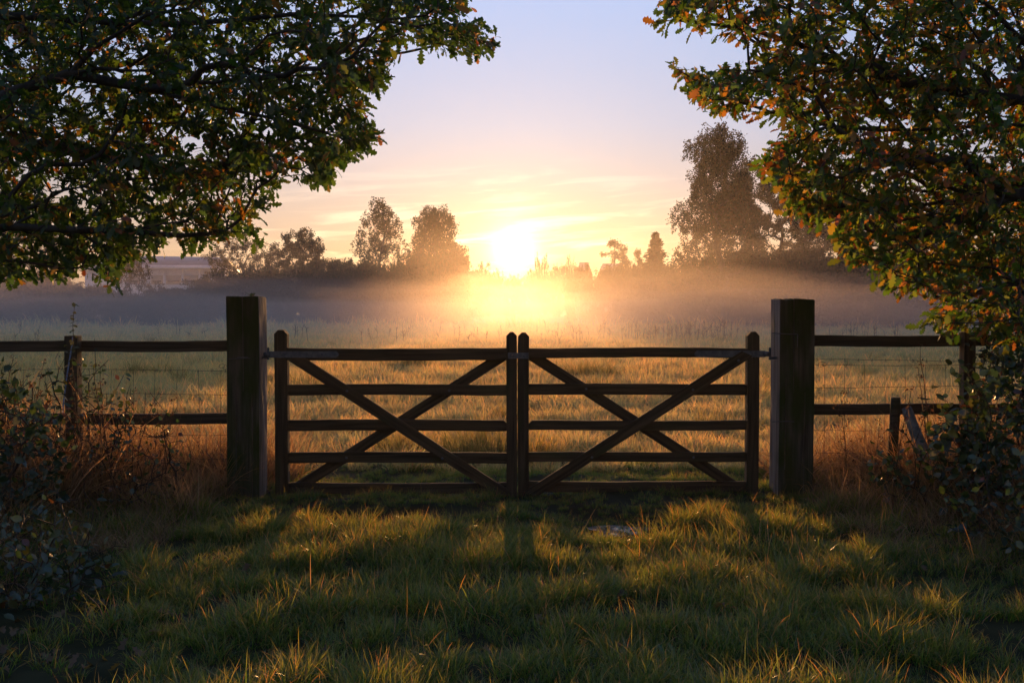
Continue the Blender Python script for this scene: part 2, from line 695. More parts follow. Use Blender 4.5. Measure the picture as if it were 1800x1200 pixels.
def scatter(tv, tf, pos, fr, size):
    """Copies of a template (tv, tf) laid at pos with frames fr: one array."""
    tv = np.asarray(tv, float)
    n, m = len(pos), len(tv)
    V = np.einsum('nij,mj->nmi', fr, tv) * np.asarray(size)[:, None, None] + pos[:, None, :]
    F = (np.asarray(tf)[None] + (np.arange(n) * m)[:, None, None]).reshape(-1, np.asarray(tf).shape[1])
    return V.reshape(-1, 3), F


def lobed_leaf(prof, stalk=0.16, fold=0.16, droop=0.18, wave=0.0):
    """A leaf outline with a midrib: prof is (t, half width)."""
    V, F = [], []
    V += [(-stalk, 0.012, 0.02), (-stalk, -0.012, 0.02), (0, 0.012, 0), (0, -0.012, 0)]
    F += [(0, 1, 3), (0, 3, 2)]
    b = len(V)
    n = len(prof)
    for t, w in prof:
        z = -droop * t * t
        V.append((t, 0, z))
        V.append((t, w, z + fold * w + wave * math.sin(9 * t)))
        V.append((t, -w, z + fold * w + wave * math.sin(9 * t + 2)))
    for i in range(n - 1):
        a, c = b + 3 * i, b + 3 * (i + 1)
        F += [(a, c, c + 1), (a, c + 1, a + 1), (a, a + 2, c + 2), (a, c + 2, c)]
    return np.array(V, float), np.array(F)


OAK = lobed_leaf([(0, 0.015), (0.16, 0.06), (0.24, 0.17), (0.33, 0.09), (0.46, 0.27), (0.55, 0.13), (0.68, 0.30), (0.77, 0.15), (0.89, 0.19), (1.0, 0.03)], wave=0.012)
OVAL = lobed_leaf([(0, 0.02), (0.18, 0.22), (0.42, 0.33), (0.68, 0.26), (0.88, 0.10), (1.0, 0.0)], stalk=0.2, wave=0.02)
DIAMOND = (np.array([(0, 0, 0), (0.45, 0.30, 0.05), (1, 0, -0.1), (0.5, -0.30, 0.05)]), np.array([(0, 3, 2), (0, 2, 1)]))


def unit(v):
    return v / np.maximum(np.linalg.norm(v, axis=1, keepdims=True), 1e-9)


def palette(n, cols, wts, jit=0.25, rng=RNG):
    c = np.array(cols)[rng.choice(len(cols), n, p=np.array(wts) / sum(wts))]
    return c * rng.uniform(1 - jit, 1 + jit, (n, 1)) * rng.uniform(0.93, 1.07, (n, 3))


# ------------------------------------------------------------------ far trees
FAR_COLS = [(0.045, 0.050, 0.022), (0.065, 0.060, 0.025), (0.085, 0.058, 0.026), (0.10, 0.075, 0.03)]


def lumps(n, blobs, rng):
    """n points spread through a union of ellipsoids (cx,cy,cz,rx,ry,rz), more near their skins."""
    vol = np.array([b[3] * b[4] * b[5] for b in blobs])
    k = rng.choice(len(blobs), n, p=vol / vol.sum())
    d = unit(rng.normal(size=(n, 3)))
    r = rng.uniform(0.15, 1, (n, 1)) ** (1 / 2.6)
    b = np.array(blobs)[k]
    return b[:, :3] + d * r * b[:, 3:]


def make_crown(kind, h, w, rng, npts, nleaf, leaf):
    """Limb and leaf arrays of one tree of height h and half width w standing at the origin."""
    if kind == 'birch':
        blobs = []
        for k in range(34):
            t = (k + rng.uniform(0, 1)) / 34
            z = h * (0.16 + 0.79 * t)
            rad = w * (1.0 - 0.78 * t ** 2.4) if h < 15 else w * (1.0 - 0.74 * t ** 1.05)
            a = k * 2.39996 + rng.uniform(-0.35, 0.35)
            q = rad * rng.uniform(0.35, 0.8)
            s = w * rng.uniform(0.22, 0.36)
            blobs.append((q * math.cos(a), q * math.sin(a), z, s, s, s * 1.25))
        blobs.append((0, 0, h * 0.93, w * 0.2, w * 0.2, h * 0.07))
    elif kind == 'conifer':
        blobs = []
        for k in range(18):
            t = k / 17
            z = h * (0.12 + 0.86 * t)
            rad = w * (1 - t) ** 0.8
            for _ in range(3 if t < 0.8 else 1):
                a = rng.uniform(0, 6.28)
                blobs.append((0.55 * rad * math.cos(a), 0.55 * rad * math.sin(a), z, 0.10 * w + 0.42 * rad, 0.10 * w + 0.42 * rad, h * 0.045))
    elif kind == 'open':
        blobs = []
        for k in range(15):
            a, e = rng.uniform(0, 6.28), rng.uniform(-0.2, 1.2)
            q = w * 0.75
            s = w * rng.uniform(0.20, 0.34)
            blobs.append((q * math.cos(a) * math.cos(e), q * math.sin(a) * math.cos(e), h * 0.62 + h * 0.30 * math.sin(e), s, s, s * 0.8))
    else:
        blobs = []
        for k in range(22):
            d = rng.normal(size=3)
            d /= np.linalg.norm(d)
            if kind == 'round':
                zz = 1 - 1.5 * (k + 0.5) / 22
                ph = k * 2.39996
                d = np.array([math.cos(ph) * math.sqrt(1 - zz * zz), math.sin(ph) * math.sqrt(1 - zz * zz), zz])
            z0 = 0.0 if kind == 'bush' else 0.12
            q = rng.uniform(0.3, 0.66) if kind == 'bush' else rng.uniform(0.54, 0.68)
            s = w * rng.uniform(0.30, 0.46)
            hz = h * (1 - z0) / 2
            blobs.append((q * w * d[0], q * w * d[1], h * z0 + hz + (hz - s * 0.7) * q * 1.15 * d[2], s, s, s * 0.9))
        for k in range(10):
            a = k * 0.628 + rng.uniform(-0.2, 0.2)
            blobs.append((0.62 * w * math.cos(a), 0.62 * w * math.sin(a), h * 0.13, 0.34 * w, 0.34 * w, h * 0.14))
    pts = lumps(npts, blobs, rng)
    pts = pts[pts[:, 2] > 0.1]
    roots = [((0, 0, 0), -1)]
    nr = 7
    top = 0.55 if kind in ('bush', 'round') else 0.9
    for k in range(1, nr + 1):
        roots.append(((0.02 * h * math.sin(k * 1.3), 0.02 * h * math.cos(k * 2.1), h * top * k / nr), k - 1))
    P, par = grow(pts, roots, 0.5)
    P = relax(P, par, nr + 1, 1)
    t = tips(par)
    TV, TF = tree_tubes(P, par, t, 0.012 * (h / 10) ** 0.5, 2.1, h * 0.022, 4)
    lo = np.where(t <= 3)[0]
    lo = lo[lo > nr]
    src = rng.choice(lo, nleaf)
    pos = P[src] + (P[np.maximum(par[src], 0)] - P[src]) * rng.uniform(0, 0.9, (nleaf, 1)) + rng.normal(0, 1, (nleaf, 3)) * leaf * 0.8
    if kind == 'conifer':
        tt = rng.uniform(0, 1, nleaf) ** 1.4
        lay = np.abs(np.sin(tt * 26))
        rr = w * (1.02 - tt) * rng.uniform(0, 1, nleaf) ** 0.6 * (0.55 + 0.5 * lay)
        aa = rng.uniform(0, 6.28, nleaf)
        rr = rr * (0.72 + 0.28 * np.sin(aa * 5 + tt * 40))
        pos = np.stack([rr * np.cos(aa), rr * np.sin(aa), h * (0.04 + 0.96 * tt) - 0.25 * rr], 1)
    if kind == 'birch':
        ns = max(40, nleaf // 22)
        anchor = P[rng.choice(lo, ns)] + rng.normal(0, 0.04 * w, (ns, 3))
        slen = rng.uniform(0.08, 0.34, ns) * w + 0.25
        sway = rng.normal(0, 0.16, (ns, 2))
        k_ = rng.integers(0, ns, nleaf)
        u_ = rng.uniform(0, 1, nleaf)
        pos = anchor[k_].copy()
        pos[:, 2] -= u_ * slen[k_]
        pos[:, :2] += sway[k_] * (u_ * slen[k_])[:, None] + rng.normal(0, leaf * 0.55, (nleaf, 2))
        pos[:, 2] += rng.normal(0, leaf * 0.4, nleaf)
    d = rng.normal(size=(nleaf, 3))
    if kind == 'birch':
        d[:, 2] -= 1.5
    nrm = rng.normal(size=(nleaf, 3))
    LV, LF = scatter(DIAMOND[0], DIAMOND[1], pos, frames(unit(d), unit(nrm)), leaf * rng.uniform(0.6, 1.4, nleaf))
    # bring the crown to the asked height and half width
    kz = h / np.percentile(LV[:, 2], 99.8)
    kx = w / np.percentile(np.abs(LV[:, 0]), 98.5)
    for A_ in (LV, TV):
        A_ *= np.array([kx, kx, kz])
    LV[:, 2] = np.clip(LV[:, 2], 0.05, 1.03 * h)
    TV[:, 2] = np.minimum(TV[:, 2], 1.03 * h)
    tint = np.repeat(palette(nleaf, FAR_COLS, [3, 3, 2, 1], rng=rng), 4, 0)
    return (TV, TF), (LV, LF, tint)


_far = {}


def far_mesh(kind, h, w, seed, npts, nleaf, leaf):
    rng = np.random.default_rng(seed)
    (TV, TF), (LV, LF, tint) = make_crown(kind, h, w, rng, npts, nleaf, leaf)
    return mesh_np('limbs', TV, TF, True), mesh_np('crown', LV, LF, False, tint)


def far_tree(name, label, cat, kind, px, hw, top, D, seed, group=None, npts=260, nleaf=3500, leaf=0.2, meshes=None, scale=None):
    base = pix(px, 560, D)
    base[2] = float(ground_z(base[0], base[1])) - 0.05
    h = pix(px, top, D)[2] - base[2]
    w = hw * D / F_PX
    o = thing(name, label, cat, base, group, rz=0.0)
    if meshes is None:
        a, b = far_mesh(kind, h, w, seed, npts, nleaf, leaf)
    else:
        a, b, h0, w0 = meshes
        o.scale = (w / w0, w / w0, h / h0)
        o.rotation_euler = (0, 0, seed * 1.7)
    put('trunk', a, M['farbark'], o)
    tag(put('crown', b, M['farleaf'], o), kind='stuff')
    return o


def build_treeline():
    T = far_tree
    T('birch_tree', 'tall feathery birch left of a shorter birch on the misty treeline', 'tree', 'birch', 672, 53, 352, 108, 1, npts=620, nleaf=20000, leaf=0.16)
    T('birch_tree', 'dense birch just left of the rising sun', 'tree', 'birch', 766, 54, 366, 110, 5, npts=620, nleaf=36000, leaf=0.16)
    T('birch_tree', 'tallest birch of the far treeline, beside the right gate post', 'tree', 'birch', 1268, 84, 222, 86, 3, npts=1100, nleaf=60000, leaf=0.145)
    T('round_tree', 'round dense tree with a domed crown left of the birches', 'tree', 'round', 528, 60, 404, 106, 4, npts=420, nleaf=27000, leaf=0.16)
    T('round_tree', 'hazy tree seen beneath the oak leaves right of the white building', 'tree', 'round', 425, 62, 412, 112, 6, npts=360, nleaf=12000, leaf=0.16)
    T('broad_tree', 'broad dark tree merging with the tallest birch', 'tree', 'round', 1368, 105, 285, 92, 7, npts=560, nleaf=42000, leaf=0.17)
    T('broad_tree', 'broad dark tree behind the lower leaves of the right oak', 'tree', 'round', 1500, 115, 310, 90, 8, npts=520, nleaf=36000, leaf=0.17)
    T('broad_tree', 'dark tree behind the oak at the right picture edge', 'tree', 'round', 1690, 130, 300, 88, 9, npts=480, nleaf=16000, leaf=0.2)
    T('broad_tree', 'dark hazy tree behind the oak at the left picture edge', 'tree', 'round', 40, 110, 330, 95, 10, npts=480, nleaf=16000, leaf=0.2)
    T('weeping_tree', 'tree with hanging twigs in front of the white building', 'tree', 'birch', 232, 46, 432, 92, 12, npts=260, nleaf=4200, leaf=0.16)
    T('open_tree', 'small open-crowned tree above the hedge right of the sun', 'tree', 'open', 1078, 27, 421, 112, 13, npts=240, nleaf=2600, leaf=0.17)
    T('conifer_tree', 'pointed conifer just left of the tallest birch', 'tree', 'conifer', 1152, 58, 410, 107, 14, npts=300, nleaf=11000, leaf=0.22)
    T('young_tree', 'thin young tree between the open tree and the conifer', 'tree', 'birch', 1122, 16, 438, 110, 15, npts=160, nleaf=1500, leaf=0.18)
    # bushes of the hedge: three builds shared between many
    protos = []
    for s in range(4):
        a, b = far_mesh('bush', 5.0, 3.4, 50 + s, 260, 14000, 0.17)
        protos.append((a, b, 5.0, 3.4))
    fine = []
    for s in range(3):
        a, b = far_mesh('bush', 5.0, 3.4, 60 + s, 420, 15000, 0.11)
        fine.append((a, b, 5.0, 3.4))
    FAR = 235
    row = [(-70, 70, 455, 100), (10, 70, 470, 98), (95, 60, 478, 100), (165, 55, 498, 94), (232, 50, 512, 92), (295, 48, 505, 93), (350, 46, 492, 100),
           (400, 50, 470, 104), (468, 46, 462, 104), (560, 40, 452, 106), (602, 34, 456, 106), (640, 40, 462, 105), (700, 44, 462, 104),
           (745, 44, 448, 107), (776, 34, 420, 108), (802, 24, 440, 109),
           (838, 30, 462, FAR), (872, 20, 474, FAR), (905, 26, 483, FAR), (934, 14, 474, FAR), (953, 13, 446, FAR), (983, 24, 461, FAR), (1004, 8, 450, 135),
           (1020, 26, 464, 122), (1060, 30, 467, 114), (1100, 30, 464, 110), (1142, 32, 463, 106),
           (1192, 40, 462, 98), (1240, 46, 452, 94), (1300, 52, 440, 92), (1365, 55, 440, 92), (1430, 58, 430, 90),
           (1500, 60, 440, 90), (1570, 62, 445, 88), (1645, 64, 440, 88), (1720, 66, 440, 88), (1800, 70, 440, 88), (1880, 74, 430, 88),
           (-150, 74, 450, 102), (1965, 80, 430, 90), (-230, 80, 440, 104)]
    # a second rank stands a little behind and fills the gaps
    for a_, b_ in list(zip(row[:-1], row[1:])):
        if abs(a_[0] - b_[0]) < 110 and max(a_[3], b_[3]) < 130 and a_[0] != 1020:
            row.append(((a_[0] + b_[0]) / 2, 0.5 * (a_[1] + b_[1]), max(a_[2], b_[2]) + 4, max(a_[3], b_[3]) + 9))
    nf = len(row)
    row += [(p, 75, 478, 132) for p in [-60, 30, 430] + list(range(500, 800, 92)) + list(range(1215, 1960, 92))]
    row += [(850, 30, 480, FAR + 8), (905, 36, 487, FAR + 8), (955, 30, 478, FAR + 8), (1000, 34, 470, FAR + 8), (820, 34, 470, FAR + 6)]
    where = [(-400, 0, 'past the left picture edge'), (0, 160, 'beneath the left oak near the left picture edge'), (160, 260, 'before the left half of the pale building'),
             (260, 375, 'before the right half of the pale building'), (375, 490, 'between pale building and domed tree'), (490, 625, 'at the foot of the domed tree'),
             (625, 720, 'at the foot of the feathery birch'), (720, 780, 'at the foot of the dense birch'), (780, 815, 'at the right foot of the dense birch'), (815, 890, 'just left of the rising sun'),
             (890, 925, 'directly under the rising sun'), (925, 968, 'just right of the rising sun'), (968, 1012, 'left of the flat-topped house roof'), (1012, 1070, 'in front of the house roofs'),
             (1070, 1180, 'around the open tree and the conifer'), (1180, 1290, 'at the foot of the tallest birch'), (1290, 1420, 'directly behind the right gate post'), (1420, 1560, 'above the right fence beneath the oak'),
             (1560, 1810, 'under the right oak near the picture edge'), (1810, 2400, 'past the right picture edge')]
    made = {}
    for i, (px, hw, top, D) in enumerate(row):
        w = [t for a_, b_, t in where if a_ <= px < b_][0]
        rank = i >= 41
        lab = ('low rear hedge bush ' if i >= nf else 'hazy rear-rank hedge bush ' if rank else 'hazy hedge bush ') + w
        pr = fine[i % 3] if D > 130 else protos[i % 4]
        ob_ = far_tree('hedge_bush', lab, 'bush', 'bush', px, hw * 1.12, top, D, i + 1, 'hedge bushes along the far side of the meadow', meshes=pr)
        made.setdefault(lab, []).append((px, ob_))
    for lab, lst in made.items():
        lst.sort(key=lambda q: q[0])
        names = {2: ('left', 'right'), 3: ('leftmost', 'middle', 'rightmost'), 4: ('leftmost', 'second', 'third', 'rightmost')}.get(len(lst))
        if names:
            for nm, (_, ob) in zip(names, lst):
                ob['label'] = nm + ' ' + lab


build_treeline()


# ------------------------------------------------------------------ far buildings
def boxm(name, x0, x1, y0, y1, z0, z1):
    V = [(x, y, z) for z in (z0, z1) for y in (y0, y1) for x in (x0, x1)]
    F = [(0, 2, 3, 1), (4, 5, 7, 6), (0, 1, 5, 4), (2, 6, 7, 3), (0, 4, 6, 2), (1, 3, 7, 5)]
    return mesh_np(name, V, F)


def build_buildings():
    white = principled('white_cladding', (0.80, 0.80, 0.82), rough=0.6, c2=(0.7, 0.7, 0.74), scale=2)
    cream = principled('cream_panel', (0.42, 0.39, 0.36), rough=0.7, c2=(0.34, 0.31, 0.29), scale=1)
    roofm = principled('grey_roof_sheet', (0.20, 0.20, 0.23), rough=0.5, c2=(0.27, 0.27, 0.31), scale=1)
    glass = principled('dark_glass', (0.03, 0.035, 0.045), rough=0.15, spec=0.6)
    D = 150.0
    k = D / F_PX
    base = pix(290, 560, D)
    base[2] = -0.4
    b = thing('long_shed', 'long pale building with a grey roof glimpsed under the left oak', 'building', base)

    def X(px):
        return (px - 290) * k

    def Z(py):
        return pix(290, py, D)[2] - base[2]

    put('wall', boxm('wall', X(150), X(372), 0, 14, 0, Z(466)), white, b)
    # pitched roof
    V = [(X(146), -0.5, Z(467)), (X(376), -0.5, Z(471)), (X(376), 7, Z(448)), (X(146), 7, Z(444)), (X(146), 14.5, Z(467)), (X(376), 14.5, Z(471))]
    V += [(x, y, z - 0.25) for x, y, z in V]
    F = [(0, 1, 2, 3), (3, 2, 5, 4), (6, 9, 8, 7), (9, 10, 11, 8), (0, 6, 7, 1), (4, 5, 11, 10), (0, 3, 9, 6), (3, 4, 10, 9), (1, 7, 8, 2), (2, 8, 11, 5)]
    rf = put('roof', mesh_np('roof', V, F), roofm, b)
    put('gutter', boxm('gutter', X(146), X(376), -0.78, -0.52, Z(470) - 0.25, Z(468) - 0.1), white, b)
    put('aerial', boxm('aerial', X(325) - 0.04, X(325) + 0.04, 6.9, 7.0, Z(449), Z(436)), M['iron'], rf)
    for px in (224, 250, 264, 290, 322, 352):
        put('downpipe', boxm('downpipe', X(px) - 0.13, X(px) + 0.13, -0.24, -0.003, 0, Z(471)), white, b)
    for x0, x1 in ((227, 247), (267, 287), (293, 319), (325, 349)):
        p = put('window', boxm('window', X(x0), X(x1), -0.10, -0.003, Z(500), Z(484)), cream, b)
        put('pane', boxm('pane', X(x0) + 0.2, X(x1) - 0.2, -0.13, -0.103, Z(496), Z(493)), glass, p)
    # two house roofs above the hedge right of the sun
    for px0, px1, top, lab in ((1010, 1042, 461, 'flat-topped hazy house roof above the hedge right of the sun'), (1044, 1104, 463, 'hazy house with a hipped roof under the open-crowned tree')):
        D2 = 255.0
        c = (px0 + px1) / 2
        bs = pix(c, 560, D2)
        bs[2] = -0.4
        h = pix(c, top, D2)[2] - bs[2]
        w = (px1 - px0) / 2 * D2 / F_PX
        t = thing('house', lab, 'house', bs)
        w *= 0.9
        put('wall', boxm('wall', -w * 0.92, w * 0.92, -3, 3, 0, h * 0.72), cream, t)
        V = [(-w, -3.3, h * 0.72 + 0.003), (w, -3.3, h * 0.72 + 0.003), (w, 3.3, h * 0.72 + 0.003), (-w, 3.3, h * 0.72 + 0.003), (-w * 0.55, -0.2, h), (w * 0.55, -0.2, h), (w * 0.55, 0.2, h), (-w * 0.55, 0.2, h)]
        F = [(3, 2, 1, 0), (4, 5, 6, 7), (0, 1, 5, 4), (1, 2, 6, 5), (2, 3, 7, 6), (3, 0, 4, 7)]
        put('roof', mesh_np('roof', V, F), roofm, t)
        for sx in (-0.45, 0.45):
            put('window', boxm('window', w * sx - 0.45, w * sx + 0.45, -3.06, -3.003, h * 0.38, h * 0.58), glass, t)


build_buildings()


# ------------------------------------------------------------------ timber
def prism(name, outline, thick, bev=0.004, cuts=0, warp=0.0, rng=random):
    """Outline in (x, z), extruded along y by thick (centred), edges rounded off."""
    bm = bmesh.new()
    a = [bm.verts.new((x, -thick / 2, z)) for x, z in outline]
    f = bm.faces.new(a)
    e = bmesh.ops.extrude_face_region(bm, geom=[f])
    bmesh.ops.translate(bm, verts=[v for v in e['geom'] if isinstance(v, bmesh.types.BMVert)], vec=(0, thick, 0))
    bmesh.ops.recalc_face_normals(bm, faces=bm.faces)
    if bev:
        bmesh.ops.bevel(bm, geom=list(bm.edges), offset=bev, segments=2, affect='EDGES', profile=0.6)
    if cuts:
        xs = [x for x, z in outline]
        x0, x1 = min(xs), max(xs)
        for k in range(1, cuts + 1):
            x = x0 + (x1 - x0) * k / (cuts + 1)
            bmesh.ops.bisect_plane(bm, geom=list(bm.verts) + list(bm.edges) + list(bm.faces), plane_co=(x, 0, 0), plane_no=(1, 0, 0))
        ph, p2 = rng.uniform(0, 6), rng.uniform(0, 6)
        for v in bm.verts:
            u = (v.co.x - x0) / (x1 - x0)
            v.co.z += warp * (math.sin(u * 4 + ph) - math.sin(ph) * (1 - u) - math.sin(4 + ph) * u) + 0.25 * warp * math.sin(u * 23 + p2)
            v.co.y += 0.6 * warp * math.sin(u * 3.1 + p2) * math.sin(u * math.pi)
    me = bpy.data.meshes.new(name)
    bm.to_mesh(me)
    bm.free()
    return me


def bar(name, p0, p1, w, thick, mat, parent, bev=0.004, warp=0.004, outline=None):
    """A board from p0 to p1 (in the parent's space) lying in the XZ plane: w tall, thick deep."""
    p0, p1 = Vector(p0), Vector(p1)
    d = p1 - p0
    Ln = d.length
    if outline is None:
        outline = [(0, -w / 2), (Ln, -w / 2), (Ln, w / 2), (0, w / 2)]
    me = prism(name, outline, thick, bev, 9, warp)
    ang = math.atan2(d.z, d.x)
    return put(name, me, mat, parent, p0, (0, -ang, 0))


def disc(name, r, depth, n=10, dome=0.3):
    """A bolt head facing -Y."""
    V, F = [], []
    for k, (rr, y) in enumerate(((r, 0), (r, -depth * 0.6), (r * 0.6, -depth))):
        for i in range(n):
            a = 2 * math.pi * i / n
            V.append((rr * math.cos(a), y, rr * math.sin(a)))
    for k in range(2):
        for i in range(n):
            j = (i + 1) % n
            F.append((k * n + i, k * n + j, (k + 1) * n + j, (k + 1) * n + i))
    me = bpy.data.meshes.new(name)
    me.from_pydata(V, [], F + [tuple(range(2 * n, 3 * n))])
    return me


BOLT = disc('bolt', 0.010, 0.008)
GD = 7.40     # how far ahead the gates stand


def build_gate(px_hinge0, px_hinge1, px_meet0, px_meet1, rails, tops, label, mirror, side):
    """One leaf.  Pixel columns give stile edges, rails gives (top, bottom) rows."""
    s = -1 if mirror else 1
    gz = 0.0
    org = pix(px_hinge0, 870, GD)
    g = thing('field_gate', label, 'gate', (org[0], GD, gz))

    def X(px):
        return (px - CX) * GD / F_PX - org[0]

    def Z(py):
        return pix(CX, py, GD)[2] - gz

    def rx(px):
        return pix(px, 730, GD)[0] - org[0]

    # stiles: local X runs up
    def stile(pa, pb, ytop, ybot, nm, cut=0.0):
        a, b = sorted((rx(pa), rx(pb)))
        w = b - a
        z0, z1 = Z(ybot), Z(ytop)
        Lh = z1 - z0
        c = 0.03
        out = [(0, -w / 2), (Lh - c, -w / 2), (Lh, -w / 2 + 0.028), (Lh, w / 2 - 0.028), (Lh - c, w / 2), (0, w / 2)]
        me = prism(nm, out, 0.075, 0.004, 6, 0.002)
        return put(nm, me, M['gate'], g, ((a + b) / 2, 0, z0), (0, -math.pi / 2, 0))

    stile(px_hinge0, px_hinge1, tops[0], 868, 'hinge_stile')
    stile(px_meet0, px_meet1, tops[1], 880, 'meeting_stile')
    inner_h, inner_m = rx(px_hinge1), rx(px_meet0)
    for i, (t, b) in enumerate(rails):
        zc, w = (Z(t) + Z(b)) / 2, Z(t) - Z(b)
        e = 0.002 * s
        p0, p1 = (inner_h - e, 0, zc), (inner_m + e, 0, zc)
        if mirror:
            p0, p1 = p1, p0
        th = 0.07 if i == 0 else 0.028
        ln = abs(p1[0] - p0[0])
        out = None
        if i == 2:  # this rail is notched where it meets the closing stile
            out = [(0, -w / 2), (ln, -w / 2), (ln, w / 2), (0, w / 2)]
            c = 0.024
            if mirror:
                out = [(0, -w / 2), (ln, -w / 2), (ln, w / 2), (c, w / 2), (0, w / 2 - c)]
            else:
                out = [(0, -w / 2), (ln, -w / 2), (ln, w / 2 - c), (ln - c, w / 2), (0, w / 2)]
        bar('top_rail' if i == 0 else 'rail', p0, p1, w, th, M['gate'], g, 0.005, 0.006, out)

    # braces: the front one falls from the hinge to the closing stile, the back one rises to it
    def brace(nm, pxa, pya, pxb, pyb, w, y, lift):
        a, b = Vector((rx(pxa), y, Z(pya))), Vector((rx(pxb), y, Z(pyb)))
        if a.x > b.x:
            a, b = b, a
        d = b - a
        ang = math.atan2(d.z, d.x)
        Ln = d.length
        # ends cut upright so that they die against the stiles
        k = math.tan(ang) * w / 2
        out = [(k, -w / 2), (Ln + k, -w / 2), (Ln - k, w / 2), (-k, w / 2)]
        me = prism(nm, out, 0.028, 0.004, 9, 0.002)
        return put(nm, me, M['gate'], g, a, (0, -ang, 0))

    hx, mx = px_hinge1, px_meet0
    brace('front_brace', hx, 620, mx, 868, 0.083, -0.0305, 0)
    brace('back_brace', hx, 866, mx, 622, 0.080, 0.0305, 0)
    # strap hinge on the near face
    z = (Z(rails[0][0]) + Z(rails[0][1])) / 2 - 0.004
    far_px = 598 if not mirror else 1218
    p_in, p_out = rx(far_px), rx(px_hinge0) - s * 0.042
    a, b = sorted((p_in, p_out))
    Ln, w = b - a, 0.048
    c = 0.02
    if mirror:
        out = [(c, -w / 2), (Ln, -w / 2), (Ln, w / 2), (c, w / 2), (0.006, w / 2 - 0.012), (0, 0), (0.006, -w / 2 + 0.012)]
    else:
        out = [(0, -w / 2), (Ln - c, -w / 2), (Ln - 0.006, -w / 2 + 0.012), (Ln, 0), (Ln - 0.006, w / 2 - 0.012), (Ln - c, w / 2), (0, w / 2)]
    st = put('strap_hinge', prism('strap_hinge', out, 0.006, 0.001), M['iron'], g, (a, -0.0415, z))
    for f in ((0.035, 0.36, 0.96) if False else (0.05, 0.24, 0.80)):
        q = Ln * (1 - f) if not mirror else Ln * f
        put('bolt', BOLT, M['iron'], st, (q, -0.003, 0.0))
    # the eye that drops over the post's pin
    ev, ef = ring(0.020, 0.007)
    eye = put('hinge_eye', mesh_np('hinge_eye', ev, ef, True), M['iron'], g, (rx(px_hinge0) - s * 0.052, -0.0415, z))
    # bolts where the braces cross the rails
    for (bx, bz, by) in side:
        put('bolt', BOLT, M['iron'], g, (rx(bx), by, Z(bz)))
    return g


def ring(r, t, n=14, m=8):
    V, F = [], []
    for i in range(n):
        a = 2 * math.pi * i / n
        for j in range(m):
            b = 2 * math.pi * j / m
            q = r + t * math.cos(b)
            V.append((q * math.cos(a), q * math.sin(a), 0.018 * math.sin(b)))
    for i in range(n):
        for j in range(m):
            F.append((i * m + j, ((i + 1) % n) * m + j, ((i + 1) % n) * m + (j + 1) % m, i * m + (j + 1) % m))
    return V, F


LR = [(611, 632), (676, 695), (738, 757.5), (795, 814), (847, 866)]
RR = [(612, 629), (674.5, 694), (738, 755), (794, 811), (845, 863.5)]
gate_l = build_gate(484.5, 507, 890, 908.6, LR, (579.5, 583), 'left leaf of the wooden double field gate, hung on the left post', False,
                    [(612, 686, -0.046), (609, 804, -0.0155), (790, 686, -0.0155), (778, 804, -0.046)])
gate_r = build_gate(1332, 1311, 930, 910.4, RR, (582.5, 584), 'right leaf of the wooden double field gate, hung on the right post', True,
                    [(1216, 684, -0.046), (1219, 803, -0.0155), (1030, 683, -0.0155), (1040, 802, -0.046), (1295, 633, -0.0455)])


def build_latch():
    a, b = pix(893, 620, GD), pix(929, 629, GD)
    t = thing('gate_latch', 'iron throw-over latch joining the two gate leaves', 'latch', (a[0], GD - 0.044, (a[2] + b[2]) / 2))
    w = b[0] - a[0]
    put('latch_plate', prism('latch_plate', [(0, -0.022), (w, -0.022), (w, 0.022), (0, 0.022)], 0.006, 0.001), M['iron'], t)
    for q in (0.25, 0.8):
        put('bolt', BOLT, M['iron'], t, (w * q, -0.003, 0))


build_latch()


